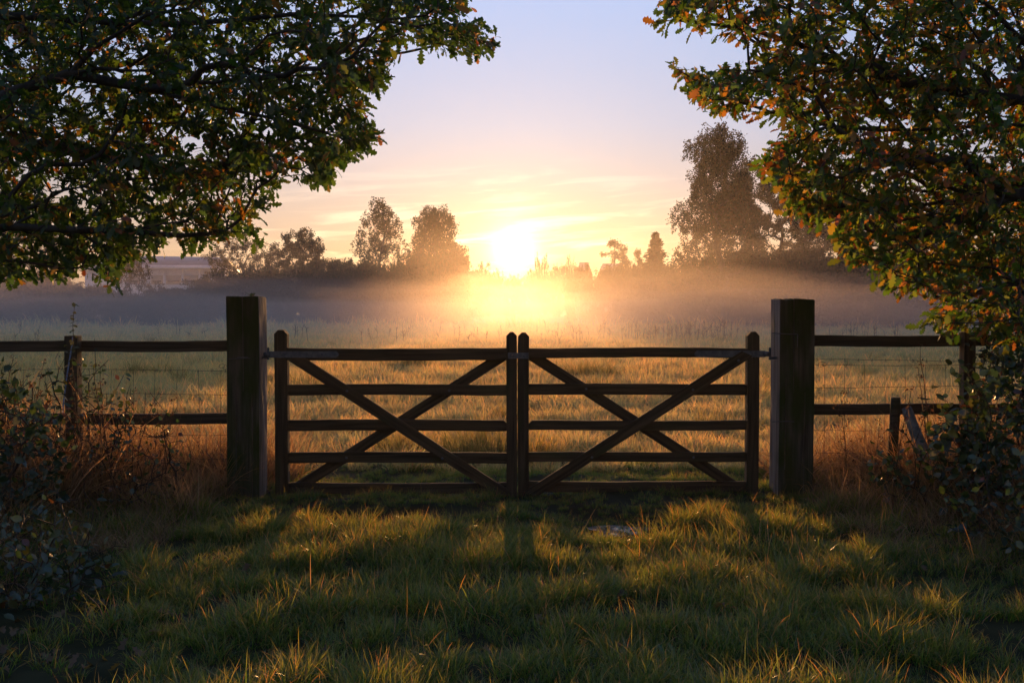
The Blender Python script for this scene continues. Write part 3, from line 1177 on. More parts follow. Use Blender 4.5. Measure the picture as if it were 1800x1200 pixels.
def build_gate_posts():
    """Two thick square posts: local X runs up."""
    for (pa, pb, top, lab, inner, nm) in ((398, 455.5, 521, 'thick mossy left gate post with a sprout growing on its top', 1, 'L'),
                                          (1369.5, 1431, 526, 'thick mossy right gate post with a wire staple on its face', -1, 'R')):
        yf = 7.27
        a, b = pix(pa, 700, yf), pix(pb, 700, yf)
        w = b[0] - a[0]
        z1 = pix(pa, top, yf)[2]
        cx = (a[0] + b[0]) / 2
        z0 = float(ground_z(cx, yf + 0.1)) - 0.25
        t = thing('gate_post', lab, 'post', (cx, yf + w / 2, z0))
        Lh = z1 - z0
        bm = bmesh.new()
        bmesh.ops.create_cube(bm, size=1)
        for v in bm.verts:
            v.co = Vector(((v.co.x + 0.5) * Lh, v.co.y * w, v.co.z * w))
        bmesh.ops.bevel(bm, geom=list(bm.edges), offset=0.006, segments=2, affect='EDGES', profile=0.6)
        # drying cracks: shallow upright grooves cut into the faces
        for k in range(1, 15):
            bmesh.ops.bisect_plane(bm, geom=list(bm.verts) + list(bm.edges) + list(bm.faces), plane_co=(Lh * k / 15, 0, 0), plane_no=(1, 0, 0))
        lines = [-0.30, -0.29, -0.28, -0.02, -0.008, 0.004, 0.20, 0.21, 0.22] if inner > 0 else [-0.24, -0.23, -0.22, 0.09, 0.10, 0.11, 0.31, 0.32, 0.33]
        for u in lines:
            bmesh.ops.bisect_plane(bm, geom=list(bm.verts) + list(bm.edges) + list(bm.faces), plane_co=(0, 0, u * w), plane_no=(0, 0, 1))
            bmesh.ops.bisect_plane(bm, geom=list(bm.verts) + list(bm.edges) + list(bm.faces), plane_co=(0, u * w, 0), plane_no=(0, 1, 0))
        mids = [lines[1], lines[4], lines[7]]
        rr = random.Random(5 if inner > 0 else 8)
        for v in bm.verts:
            q = 0.0
            for j, u in enumerate(mids):
                f = math.sin(v.co.x * (3.1 + j) + j * 2.0)
                dep = 0.009 * max(0, 0.35 + f)
                if abs(v.co.z - u * w) < 0.0012 and abs(abs(v.co.y) - w / 2) < 0.002:
                    v.co.y -= math.copysign(dep, v.co.y)
                if abs(v.co.y - u * w) < 0.0012 and abs(abs(v.co.z) - w / 2) < 0.002:
                    v.co.z -= math.copysign(dep, v.co.z)
            v.co.y += 0.003 * math.sin(v.co.x * 4.0 + j) + rr.uniform(-0.0008, 0.0008)
            v.co.z += 0.003 * math.sin(v.co.x * 3.0 + 1) + rr.uniform(-0.0008, 0.0008)
            if v.co.x > Lh - 0.02:
                v.co.x += rr.uniform(-0.004, 0.003) + 0.004 * math.sin(v.co.z * 60)
        me = bpy.data.meshes.new('timber')
        bm.to_mesh(me)
        bm.free()
        # local X up: rotate so that local z points to world -x
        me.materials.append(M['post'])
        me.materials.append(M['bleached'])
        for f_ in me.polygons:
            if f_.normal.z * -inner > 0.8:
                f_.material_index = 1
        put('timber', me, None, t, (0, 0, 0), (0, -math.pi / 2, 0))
        # hinge pin in the inner face
        zz = pix(CX, 621, GD)[2] - z0
        sx = inner * w / 2
        V, F = tubes([(sx - inner * 0.02, 0.0 + (GD - 0.0415) - (yf + w / 2), zz - 0.03)], [(sx + inner * 0.050, (GD - 0.0415) - (yf + w / 2), zz - 0.03)], [0.010], [0.010], 8)
        V2, F2 = tubes([(sx + inner * 0.047, (GD - 0.0415) - (yf + w / 2), zz - 0.045)], [(sx + inner * 0.047, (GD - 0.0415) - (yf + w / 2), zz + 0.045)], [0.009], [0.009], 8)
        put('hinge_pin', mesh_np('hinge_pin', np.vstack([V, V2]), np.vstack([F, F2 + len(V)]), True), M['iron'], t)
        # staples and wire ends on the near face
        if inner < 0:
            S = [((1384, 587), (1402, 587)), ((1402, 587), (1402, 610)), ((1386, 740), (1396, 741)), ((1356, 585), (1384, 587)), ((1356, 741), (1386, 740))]
        else:
            S = [((402, 630.5), (440, 629)), ((418, 628), (436, 627.5))]
        A, B = [], []
        for (p, q) in S:
            p3, q3 = pix(p[0], p[1], yf - 0.004), pix(q[0], q[1], yf - 0.004)
            A.append(p3 - np.array([cx, yf + w / 2, z0]))
            B.append(q3 - np.array([cx, yf + w / 2, z0]))
        V, F = tubes(A, B, [0.004] * len(A), [0.003] * len(A), 6)
        put('wire_staple', mesh_np('wire_staple', V, F, True), M['iron'], t)['kind'] = 'stuff'
    return


build_gate_posts()


# ------------------------------------------------------------------ post and rail fences
def polytube(pts, r, sides=5):
    pts = np.asarray(pts, float)
    rr = np.full(len(pts) - 1, r) if np.isscalar(r) else None
    if rr is not None:
        return tubes(pts[:-1], pts[1:], rr, rr, sides)
    r = np.asarray(r)
    return tubes(pts[:-1], pts[1:], r[:-1], r[1:], sides)


def build_fences():
    RD = 7.44     # rails
    for side in ('L', 'R'):
        if side == 'L':
            lab = 'dark two-rail fence with wire netting left of the gate'
            xa, xb = -260, 400
            posts = [(114, 136.5, 590), (-190, -168, 590)]
            top, low = (598, 617), (725.5, 744.5)
            wires = [(650, 0), (693, 0), (766, 0), (806, 0)]
        else:
            lab = 'dark two-rail fence with wire netting right of the gate'
            xa, xb = 1429, 2060
            posts = [(1693.5, 1714, 583), (1985, 2006, 583)]
            top, low = (588.5, 608), (709.5, 728.5)
            wires = [(633, 1), (641, 0), (680, 0), (755, 0), (797, 0)]
        c = pix((xa + xb) / 2, 870, RD)
        f = thing('rail_fence', lab, 'fence', (c[0], RD, 0))
        segs = sorted([xa, xb] + [0.5 * (p[0] + p[1]) for p in posts])
        for (t, b) in (top, low):
            for u, v in zip(segs[:-1], segs[1:]):
                p0, p1 = pix(u + 0.3, (t + b) / 2, RD), pix(v - 0.3, (t + b) / 2, RD)
                hgt = pix(u, t, RD)[2] - pix(u, b, RD)[2]
                bar('rail', p0 - np.array([c[0], RD, 0]), p1 - np.array([c[0], RD, 0]), hgt, 0.038, M['fence'], f, 0.004, 0.005)
        for (u, v, t) in posts:
            yf = 7.33
            a, b = pix(u, 700, yf), pix(v, 700, yf)
            w = b[0] - a[0]
            z1 = pix(u, t, yf)[2]
            x = (a[0] + b[0]) / 2
            z0 = float(ground_z(x, yf)) - 0.2
            me = prism('post', [(0, -w / 2), (z1 - z0, -w / 2), (z1 - z0, w / 2), (0, w / 2)], 0.085, 0.005, 8, 0.004)
            put('post', me, M['fence'], f, (x - c[0], yf + 0.0425 - RD, z0), (0, -math.pi / 2, 0))
        # netting on the field side of the rails
        WD = RD + 0.03
        rng = random.Random(3 if side == 'L' else 4)
        for (py, barbed) in wires:
            pts = []
            for px in np.linspace(xa, xb, 44):
                pts.append(pix(px, py + 1.5 * math.sin(px * 0.013 + py) + rng.uniform(-0.5, 0.5), WD) - np.array([c[0], RD, 0]))
            V, F = polytube(pts, 0.0016, 4)
            Vs, Fs, n = [V], [F], len(V)
            if barbed or py == 650:
                for px in np.arange(xa + 8, xb, 24):
                    q = pix(px, py + 1.5 * math.sin(px * 0.013 + py), WD) - np.array([c[0], RD, 0])
                    A = [q + np.array([-0.006, 0, -0.014]), q + np.array([0.006, 0, -0.014])]
                    B = [q + np.array([0.006, 0.004, 0.014]), q + np.array([-0.006, -0.004, 0.014])]
                    v, g = tubes(A, B, [0.0014] * 2, [0.0006] * 2, 4)
                    Vs.append(v)
                    Fs.append(g + n)
                    n += len(v)
            put('line_wire', mesh_np('line_wire', np.vstack(Vs), np.vstack(Fs), True), M['wire'], f)
        first = 650 if side == 'L' else 641
        px = xb - 12 if side == 'L' else xa + 20
        while xa < px < xb:
            pts = [pix(px + rng.uniform(-0.8, 0.8), py, WD + 0.002) - np.array([c[0], RD, 0]) for py in np.linspace(first, 812, 7)]
            V, F = polytube(pts, 0.0014, 4)
            put('stay_wire', mesh_np('stay_wire', V, F, True), M['wire'], f)
            px += -38.5 if side == 'L' else 35.5
        # loose curled wire ends beside the gate post
        pts = []
        for k in range(22):
            a = k * 0.5
            bx, by = (388, 641) if side == 'L' else (1441, 640)
            pts.append(pix(bx + (7 - 0.15 * k) * math.cos(a) + 0.5 * k, by + (5 - 0.1 * k) * math.sin(a) + (0.3 * k if side == 'L' else 0), WD - 0.02) - np.array([c[0], RD, 0]))
        V, F = polytube(pts, 0.0016, 4)
        put('curled_wire', mesh_np('curled_wire', V, F, True), M['wire'], f)


build_fences()


def rough_log(name, p0, p1, r0, r1, seed, n=14, m=14):
    rng = np.random.default_rng(seed)
    p0, p1 = np.array(p0, float), np.array(p1, float)
    d = p1 - p0
    Ln = np.linalg.norm(d)
    d /= Ln
    u = np.cross(d, [0, 1, 0])
    u /= np.linalg.norm(u)
    w = np.cross(d, u)
    V, F = [], []
    lob = rng.uniform(0, 6, 3)
    for i in range(n):
        t = i / (n - 1)
        r = r0 + (r1 - r0) * t
        c = p0 + d * Ln * t + u * 0.012 * math.sin(3 * t + lob[0]) + w * 0.01 * math.sin(4 * t + lob[1])
        for j in range(m):
            a = 2 * math.pi * j / m
            q = r * (1 + 0.06 * math.sin(3 * a + lob[2] + t) + rng.uniform(-0.02, 0.02))
            if i == n - 1:
                q *= 0.9
            V.append(c + u * q * math.cos(a) + w * q * math.sin(a))
    for i in range(n - 1):
        for j in range(m):
            F.append((i * m + j, i * m + (j + 1) % m, (i + 1) * m + (j + 1) % m, (i + 1) * m + j))
    me = bpy.data.meshes.new(name)
    me.from_pydata([tuple(v) for v in V], [], F + [tuple(range((n - 1) * m, n * m)), tuple(range(m - 1, -1, -1))])
    for p in me.polygons:
        p.use_smooth = len(p.vertices) == 4
    return me


def build_stakes():
    b = pix(1569, 810, 7.20)
    t = pix(1571.5, 698, 7.20)
    b[2] = float(ground_z(b[0], b[1])) - 0.1
    o = put('short_stake', rough_log('short_stake', (0, 0, 0), t - b, 0.034, 0.036, 2), M['fence'], None, b)
    tag(o, 'short round stake standing before the right fence rail', 'stake')
    b = pix(1648, 845, 6.98)
    t = pix(1592, 716, 7.16)
    o = put('leaning_log', rough_log('leaning_log', (0, 0, 0), t - b, 0.050, 0.036, 3), M['greybark'], None, b)
    tag(o, 'grey barked log leaning against the right fence beside the stake', 'log')
    # twine tied round the left fence post
    pts = [pix(128, 592, 7.30), pix(126, 610, 7.29), pix(122.5, 630, 7.285), pix(118.5, 655, 7.28), pix(115, 680, 7.28), pix(112, 705, 7.27), pix(110, 735, 7.26)]
    V, F = polytube(pts, 0.005, 6)
    o = put('hanging_twine', mesh_np('hanging_twine', V, F, True), M['twine'])
    tag(o, 'thin blue twine hanging down the left fence post', 'twine')


build_stakes()


# ------------------------------------------------------------------ the two oaks
def inside(poly, x, y):
    poly = np.asarray(poly, float)
    c = np.zeros(len(x), bool)
    j = len(poly) - 1
    for i in range(len(poly)):
        xi, yi = poly[i]
        xj, yj = poly[j]
        k = ((yi > y) != (yj > y)) & (x < (xj - xi) * (y - yi) / (yj - yi + 1e-12) + xi)
        c ^= k
        j = i
    return c


OAK_COLS = [(0.045, 0.095, 0.018), (0.075, 0.135, 0.022), (0.14, 0.165, 0.028), (0.26, 0.16, 0.03), (0.34, 0.13, 0.03), (0.24, 0.07, 0.025)]


def build_oak(name, label, gain, poly, limbs, trunk, near, depth, npts, nleaf, wts, seed, body, extra_leaf, nbody=260, holes=()):
    """near: pixel polygon the low boughs fill when seen from the path; body: ellipsoid of the rest of the crown."""
    rng = np.random.default_rng(seed)
    base = np.array([trunk[0], trunk[1], 0.0])
    base[2] = float(ground_z(base[0], base[1])) - 0.1
    tr = thing(name, label, 'tree', base)
    # points of the low boughs
    pts = []
    xs = [p[0] for p in poly]
    ys = [p[1] for p in poly]
    while len(pts) < npts:
        x = rng.uniform(min(xs), max(xs), 4000)
        y = rng.uniform(min(ys), max(ys), 4000)
        k = inside(poly, x, y)
        for hx, hy, hr in holes:
            k &= ((x - hx) ** 2 + (y - hy) ** 2) > hr ** 2 * rng.uniform(0.6, 1.2, len(x))
        for px, py in zip(x[k], y[k]):
            d = rng.triangular(depth[0], 0.5 * (depth[0] + depth[1]), depth[1])
            pts.append(pix(px, py, d))
    pts = np.array(pts[:npts])
    # the rest of the crown, which only shows from elsewhere
    q = []
    c, rad = np.array(body[:3]), np.array(body[3:])
    while len(q) < nbody:
        p = c + unit(rng.normal(size=(1, 3)))[0] * rad * rng.uniform(0.3, 1) ** (1 / 2.5)
        if p[2] < 2.2:
            continue
        if p[1] > 0.5:
            u, v = project(p[None])
            if -60 < u[0] < 1860 and -60 < v[0] < 1260:
                continue
        q.append(p)
    q = np.array(q)
    # trunk and limbs laid out by hand
    roots = []
    for k in range(9):
        t = k / 8
        roots.append((base + np.array([0.12 * math.sin(2 * t), 0.1 * math.sin(3 * t), trunk[2] * t]), k - 1))
    nt = len(roots)
    for start, path in limbs:
        prev = start
        P0 = np.array(roots[start][0])
        pp = [P0] + [pix(*p) for p in path]
        for a, b in zip(pp[:-1], pp[1:]):
            m = max(2, int(np.linalg.norm(b - a) / 0.35))
            for i in range(1, m + 1):
                w = a + (b - a) * i / m + rng.normal(0, 0.025, 3)
                roots.append((w, prev))
                prev = len(roots) - 1
    nroot = len(roots)
    P, par = grow(np.vstack([pts, q]), roots, 0.28)
    P = relax(P, par, nt, 2)
    t = tips(par)
    r = np.minimum(0.0031 * np.power(np.maximum(t, 1), 1 / 1.95), 0.34)
    # wood: the trunk and the boughs
    k = np.where(par >= 0)[0]
    kt = k[k < nt]
    TV, TF = tubes(P[par[kt]] - base, P[kt] - base, np.maximum(r[par[kt]], 0.16 + 0.1 * (1 - kt / nt) ** 3), np.maximum(r[kt], 0.16 + 0.1 * (1 - (kt + 1) / nt) ** 3), 12)
    put('trunk', mesh_np('trunk', TV, TF, True), M['bark'], tr)
    kb = k[k >= nt]
    BV, BF = tubes(P[par[kb]] - base, P[kb] - base, np.minimum(r[par[kb]], r[kb] * 1.35), r[kb], 5)
    put('boughs', mesh_np('boughs', BV, BF, True), M['bark'], tr)
    # leaves in sprays on the thin twigs
    ok = np.where((t <= 6) & (par >= 0) & (np.arange(len(P)) >= nt))[0]
    isbody = ok >= nroot + npts
    wt_ = np.where(isbody, 0.5, 1.0) * np.where(t[ok] <= 1, 1.6, 0.8)
    src = rng.choice(ok, nleaf, p=wt_ / wt_.sum())
    f = rng.uniform(0.1, 1.1, nleaf)[:, None]
    A, B = P[par[src]], P[src]
    pos = A + (B - A) * f + rng.normal(0, 0.028, (nleaf, 3))
    along = unit(B - A)
    d = unit(along * 0.9 + rng.normal(0, 0.75, (nleaf, 3)) + np.array([0, 0, -0.35]))
    nrm = unit(rng.normal(0, 0.75, (nleaf, 3)) + np.array([0, -0.15, 0.8]))
    size = rng.uniform(0.045, 0.085, nleaf) * rng.choice([0.75, 1.0, 1.25], nleaf, p=[0.25, 0.5, 0.25])
    col = palette(nleaf, OAK_COLS, wts, 0.35, rng) * gain
    # autumn colour comes in sprays: neighbours turn together
    cl = waves(pos[:, 0] * 3 + pos[:, 2] * 2, pos[:, 1] * 3 - pos[:, 2] * 2.5, 1.0, 5, 3 + seed % 9)
    hot = cl > 0.42
    col[hot] = palette(int(hot.sum()), OAK_COLS, [1, 2, 3, 5, 5, 3] if extra_leaf else [2, 3, 3, 2, 2, 1], 0.35, rng) * gain
    fr = frames(d, nrm)
    # the 300 that show largest against open sky or near the path are leaves of their own
    u, v = project(pos)
    vis = (u > 5) & (u < 1795) & (v > 5) & (v < 1190)
    cnt = np.zeros(nleaf)
    idx = np.where(vis)[0]
    uv = np.stack([u[idx], v[idx]], 1)
    for s in range(0, len(idx), 500):
        dd = ((uv[s:s + 500, None] - uv[None]) ** 2).sum(2)
        cnt[idx[s:s + 500]] = (dd < 26 ** 2).sum(1)
    score = np.where(vis, cnt - 900 * size / np.maximum(pos[:, 1], 1) * 1.2, 1e9)
    own = np.argsort(score)[:300]
    rest = np.ones(nleaf, bool)
    rest[own] = False
    ridx = np.where(rest)[0]
    LV, LF, tint, nv = [], [], [], 0
    for vi in range(4):   # flat, arched, rolled and twisted leaves
        ii = ridx[vi::4]
        tv = OAK[0].copy()
        if vi == 1:
            tv[:, 2] -= 0.35 * tv[:, 0] ** 2
        elif vi == 2:
            tv[:, 2] += 1.6 * tv[:, 1] ** 2
            tv[:, 1] *= 0.78
        elif vi == 3:
            tw = tv[:, 0] * 0.9
            tv[:, 2] += tv[:, 1] * np.sin(tw)
            tv[:, 1] *= np.cos(tw)
        v_, f_ = scatter(tv, OAK[1], pos[ii] - base, fr[ii], size[ii])
        LV.append(v_)
        LF.append(f_ + nv)
        nv += len(v_)
        tint.append(np.repeat(col[ii], len(tv), 0))
    LV, LF, tint = np.vstack(LV), np.vstack(LF), np.vstack(tint)
    tag(put('foliage', mesh_np('foliage', LV, LF, False, tint), M['oakleaf'], tr), kind='stuff')
    # ten leaf meshes in the tree's own colours, shared
    bank = []
    for i in range(10):
        cc = palette(1, OAK_COLS, wts, 0.3, rng)[0] * gain
        ov = OAK[0].copy()
        ov[:, 2] += 0.06 * np.sin(ov[:, 0] * (2 + i * 0.4) + i)
        me = mesh_np('leaf', ov, OAK[1], False, np.repeat(cc[None], len(ov), 0))
        me.materials.append(M['oakleaf'])
        bank.append(me)
    for n_, i in enumerate(own):
        o = bpy.data.objects.new('leaf', bank[n_ % 10])
        COL.objects.link(o)
        o.parent = tr
        mt = Matrix([[*(fr[i][r_] * size[i]), pos[i][r_] - base[r_]] for r_ in range(3)] + [[0, 0, 0, 1]])
        o.matrix_local = mt
    return tr


LP = [(-40, -60), (800, -60), (812, 20), (872, 72), (848, 100), (800, 84), (752, 92), (735, 62), (700, 48), (712, 92), (668, 118), (690, 138), (650, 168), (640, 205), (668, 232),
      (640, 268), (598, 282), (572, 330), (540, 340), (520, 318), (488, 322), (470, 352), (438, 372), (456, 412), (420, 425), (372, 420), (340, 440), (300, 412), (268, 452), (218, 462),
      (196, 498), (150, 470), (110, 492), (60, 478), (20, 496), (-60, 480)]
RP = [(1840, -60), (1170, -60), (1158, 30), (1205, 44), (1270, 62), (1330, 88), (1345, 112), (1290, 118), (1240, 128), (1190, 122), (1236, 182), (1298, 200), (1330, 178), (1372, 206), (1390, 236),
      (1352, 262), (1320, 292), (1378, 322), (1392, 362), (1412, 395), (1468, 388), (1480, 440), (1500, 462), (1540, 472), (1560, 508), (1610, 498), (1640, 540), (1624, 575), (1690, 590),
      (1740, 585), (1770, 620), (1840, 640)]
oak_l = build_oak('oak_tree', 'overhanging green oak boughs reaching in from the left', 0.72, LP,
                  [(5, [(-260, 120, 7.0), (40, 30, 6.8), (340, 55, 6.8), (560, 20, 6.7), (760, 45, 6.6), (830, 78, 6.6), (872, 84, 6.6)]),
                   (4, [(-220, 260, 6.4), (150, 110, 6.3), (420, 205, 6.4), (600, 245, 6.5), (655, 238, 6.5)]),
                   (4, [(-200, 300, 7.6), (60, 250, 7.6), (300, 300, 7.5), (470, 330, 7.4)]),
                   (3, [(-220, 420, 6.0), (60, 400, 6.1), (250, 402, 6.3), (400, 410, 6.5)]),
                   (4, [(-240, 330, 8.4), (80, 320, 8.4), (200, 440, 8.2)]),
                   (6, [(-250, -150, 7.5), (200, -120, 7.4), (600, -80, 7.2)])],
                  (-6.2, 7.4, 4.6), None, (5.6, 8.6), 2900, 25000, [11, 6, 2, 0.7, 0.35, 0.2], 21, (-6.4, 6.2, 6.2, 4.2, 4.6, 3.2), False,
                  holes=((390, 95, 17), (150, 165, 20), (470, 200, 14), (330, 245, 18), (180, 205, 16), (330, 370, 16), (560, 140, 12)))
oak_r = build_oak('oak_tree', 'overhanging russet-tinged oak boughs reaching in from the right', 0.95, RP,
                  [(4, [(1960, 190, 6.6), (1780, 170, 6.6), (1560, 130, 6.6), (1380, 60, 6.6), (1200, 30, 6.6), (1154, 40, 6.6)]),
                   (4, [(1980, 230, 6.2), (1740, 215, 6.3), (1560, 250, 6.4), (1330, 195, 6.5), (1240, 150, 6.5), (1188, 123, 6.5)]),
                   (4, [(1960, 200, 7.2), (1700, 240, 7.2), (1560, 330, 7.1), (1440, 370, 7.0)]),
                   (3, [(1960, 320, 6.6), (1760, 340, 6.6), (1600, 430, 6.6), (1540, 490, 6.6)]),
                   (3, [(1950, 480, 6.4), (1760, 500, 6.4), (1650, 545, 6.5)]),
                   (5, [(1980, -60, 7.0), (1700, -50, 7.0), (1400, -60, 6.8)])],
                  (6.4, 7.0, 4.2), None, (5.5, 8.2), 2800, 22000, [5, 6, 5, 2.6, 2.0, 1.0], 22, (6.6, 5.6, 6.0, 4.2, 4.6, 3.2), True,
                  holes=((1660, 245, 18), (1580, 310, 14), (1760, 130, 20), (1480, 60, 22)))


# ------------------------------------------------------------------ grass
def tuft(name, nblade, rad, h, width, bend, cols, wts, seed, seg=4, tip=1.0):
    rng = np.random.default_rng(seed)
    V, F, T = [], [], []
    for b in range(nblade):
        a, q = rng.uniform(0, 6.28), rad * math.sqrt(rng.uniform(0, 1))
        x, y = q * math.cos(a), q * math.sin(a)
        oa = a + rng.normal(0, 0.9)
        hh = h * rng.uniform(0.45, 1.15)
        bd = bend * rng.uniform(0.2, 1.4)
        wd = width * rng.uniform(0.6, 1.3)
        ox, oy = math.cos(oa), math.sin(oa)
        sa = rng.uniform(0, 6.28)
        sx, sy = math.cos(sa), math.sin(sa)
        base = len(V)
        c = palette(1, cols, wts, 0.3, rng)[0]
        cz = 0.0
        cr = 0.0
        px, py, pz = x, y, -0.01
        L = hh / seg
        for k in range(seg + 1):
            t = k / seg
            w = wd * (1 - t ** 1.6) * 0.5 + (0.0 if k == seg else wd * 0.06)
            cc = c * (0.8 + 0.3 * t) + np.array([0.20, 0.125, 0.05]) * max(0.0, t - 0.35) * tip  # pale dry blade ends, tinted warm so sunlit glints are painted in
            if k < seg:
                V += [(px - sx * w, py - sy * w, pz), (px + sx * w, py + sy * w, pz)]
                T += [cc, cc]
            else:
                V.append((px, py, pz))
                T.append(cc)
            th = bd * (t + 0.3) * 1.1
            px += ox * math.sin(th) * L
            py += oy * math.sin(th) * L
            pz += math.cos(th) * L
        for k in range(seg - 1):
            i = base + 2 * k
            F += [(i, i + 1, i + 3), (i, i + 3, i + 2)]
        i = base + 2 * (seg - 1)
        F.append((i, i + 1, i + 2))
    return mesh_np(name, V, F, False, np.array(T))


def instancer(name, label, protos, mat, pos, rot, scl, pick):
    """One object: copies of the tufts on given points through geometry nodes."""
    coll = bpy.data.collections.new(name + '_tufts')
    for i, me in enumerate(protos):
        if not me.materials:
            me.materials.append(mat)
        coll.objects.link(bpy.data.objects.new('%s_tuft_%02d' % (name, i), me))
    me = bpy.data.meshes.new(name)
    me.vertices.add(len(pos))
    me.vertices.foreach_set('co', np.asarray(pos, np.float32).ravel())
    for nm, typ, key, arr in (('rot', 'FLOAT_VECTOR', 'vector', rot), ('scl', 'FLOAT_VECTOR', 'vector', scl), ('pick', 'INT', 'value', pick)):
        a = me.attributes.new(nm, typ, 'POINT')
        a.data.foreach_set(key, np.ascontiguousarray(arr, np.int32 if typ == 'INT' else np.float32).ravel())
    o = put(name, me)
    ng = bpy.data.node_groups.new(name + '_nodes', 'GeometryNodeTree')
    ng.interface.new_socket('Geometry', in_out='INPUT', socket_type='NodeSocketGeometry')
    ng.interface.new_socket('Geometry', in_out='OUTPUT', socket_type='NodeSocketGeometry')
    gi, go = ng.nodes.new('NodeGroupInput'), ng.nodes.new('NodeGroupOutput')
    ci = ng.nodes.new('GeometryNodeCollectionInfo')
    ci.inputs['Collection'].default_value = coll
    ci.inputs['Separate Children'].default_value = True
    ci.inputs['Reset Children'].default_value = True
    ip = ng.nodes.new('GeometryNodeInstanceOnPoints')
    ip.inputs['Pick Instance'].default_value = True
    ng.links.new(gi.outputs[0], ip.inputs['Points'])
    ng.links.new(ci.outputs[0], ip.inputs['Instance'])
    for nm, typ, sock in (('rot', 'FLOAT_VECTOR', 'Rotation'), ('scl', 'FLOAT_VECTOR', 'Scale'), ('pick', 'INT', 'Instance Index')):
        na = ng.nodes.new('GeometryNodeInputNamedAttribute')
        na.data_type = typ
        na.inputs['Name'].default_value = nm
        out = [s for s in na.outputs if s.enabled and s.name == 'Attribute'][0]
        ng.links.new(out, ip.inputs[sock])
    ng.links.new(ip.outputs[0], go.inputs[0])
    md = o.modifiers.new('tufts', 'NODES')
    md.node_group = ng
    tag(o, label, kind='stuff')
    return o


GREEN = [(0.030, 0.105, 0.030), (0.042, 0.135, 0.034), (0.07, 0.145, 0.038), (0.24, 0.19, 0.085)]


def spread(n, x0, x1, y0, y1, rng):
    return rng.uniform(x0, x1, n), rng.uniform(y0, y1, n)


def bare(x, y):
    """Chance that nothing grows: the puddle and the trodden mud."""
    b = np.exp(-(((x - PUD[0]) / 0.36) ** 2 + ((y - PUD[1] + 0.12) / 0.40) ** 2) ** 2) * 0.93
    b = np.maximum(b, 0.92 * np.exp(-(((x + 0.98) / 0.26) ** 2 + ((y - 6.45) / 0.34) ** 2)))
    b = np.maximum(b, 0.6 * np.exp(-(((x - 1.35) / 0.22) ** 2 + ((y - 5.9) / 0.2) ** 2)))
    b = np.maximum(b, 0.85 * sstep(0.32, 0.56, waves(x, y, 2.9, 5, 15)))
    return b


def build_near_grass():
    rng = np.random.default_rng(31)
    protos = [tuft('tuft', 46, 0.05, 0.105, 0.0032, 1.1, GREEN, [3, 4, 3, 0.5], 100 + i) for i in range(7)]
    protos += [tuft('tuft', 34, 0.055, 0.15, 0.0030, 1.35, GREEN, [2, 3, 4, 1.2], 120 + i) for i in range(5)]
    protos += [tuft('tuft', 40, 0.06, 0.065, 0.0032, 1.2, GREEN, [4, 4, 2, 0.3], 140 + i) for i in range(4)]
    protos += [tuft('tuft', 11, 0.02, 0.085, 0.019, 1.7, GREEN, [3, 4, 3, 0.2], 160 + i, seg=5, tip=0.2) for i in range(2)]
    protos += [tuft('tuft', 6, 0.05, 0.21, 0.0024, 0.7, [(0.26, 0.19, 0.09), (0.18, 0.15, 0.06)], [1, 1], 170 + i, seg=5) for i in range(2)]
    x, y = spread(27000, -5.2, 5.2, 2.7, 8.6, rng)
    # keep the wedge that the path view can see, with a margin
    k = np.abs(x) < 0.62 * y + 0.8
    x, y = x[k], y[k]
    k = rng.uniform(0, 1, len(x)) > bare(x, y)
    x, y = x[k], y[k]
    # shade-thin ground under the hedges
    side = sstep(1.7, 2.8, np.abs(x + 0.1) - 0.18 * (y - 5))
    k = rng.uniform(0, 1, len(x)) > np.maximum(0.62 * side, 0.88 * sstep(-0.36, -0.42, x / y) * sstep(6.4, 5.4, y))
    x, y = x[k], y[k]
    n = len(x)
    hum = np.clip(0.5 + 0.55 * waves(x, y, 5.5, 5, 4) + 0.35 * waves(x, y, 1.9, 5, 9), 0, 1)
    tall = rng.uniform(0, 1, n) < 0.15 + 0.5 * sstep(0.5, 0.8, hum)
    pick = np.where(tall, rng.integers(7, 12, n), np.where(rng.uniform(0, 1, n) < 0.35, rng.integers(12, 16, n), rng.integers(0, 7, n)))
    odd = rng.uniform(0, 1, n)
    pick = np.where(odd < 0.022, rng.integers(16, 18, n), np.where(odd > 0.986, rng.integers(18, 20, n), pick))
    s = rng.uniform(0.65, 1.15, n) * (0.45 + 0.95 * hum) * (1 - 0.50 * sstep(5.9, 7.0, y) * sstep(2.4, 1.9, np.abs(x)))
    pos = np.stack([x, y, ground_z(x, y)], 1)
    rot = np.stack([rng.normal(0, 0.14, n), rng.normal(0, 0.14, n), rng.uniform(0, 6.28, n)], 1)
    scl = np.stack([s * 1.05, s * 1.05, s], 1)
    instancer('gateway_grass', 'tussocky dewy green grass before the gate', protos, M['grass'], pos, rot, scl, pick)


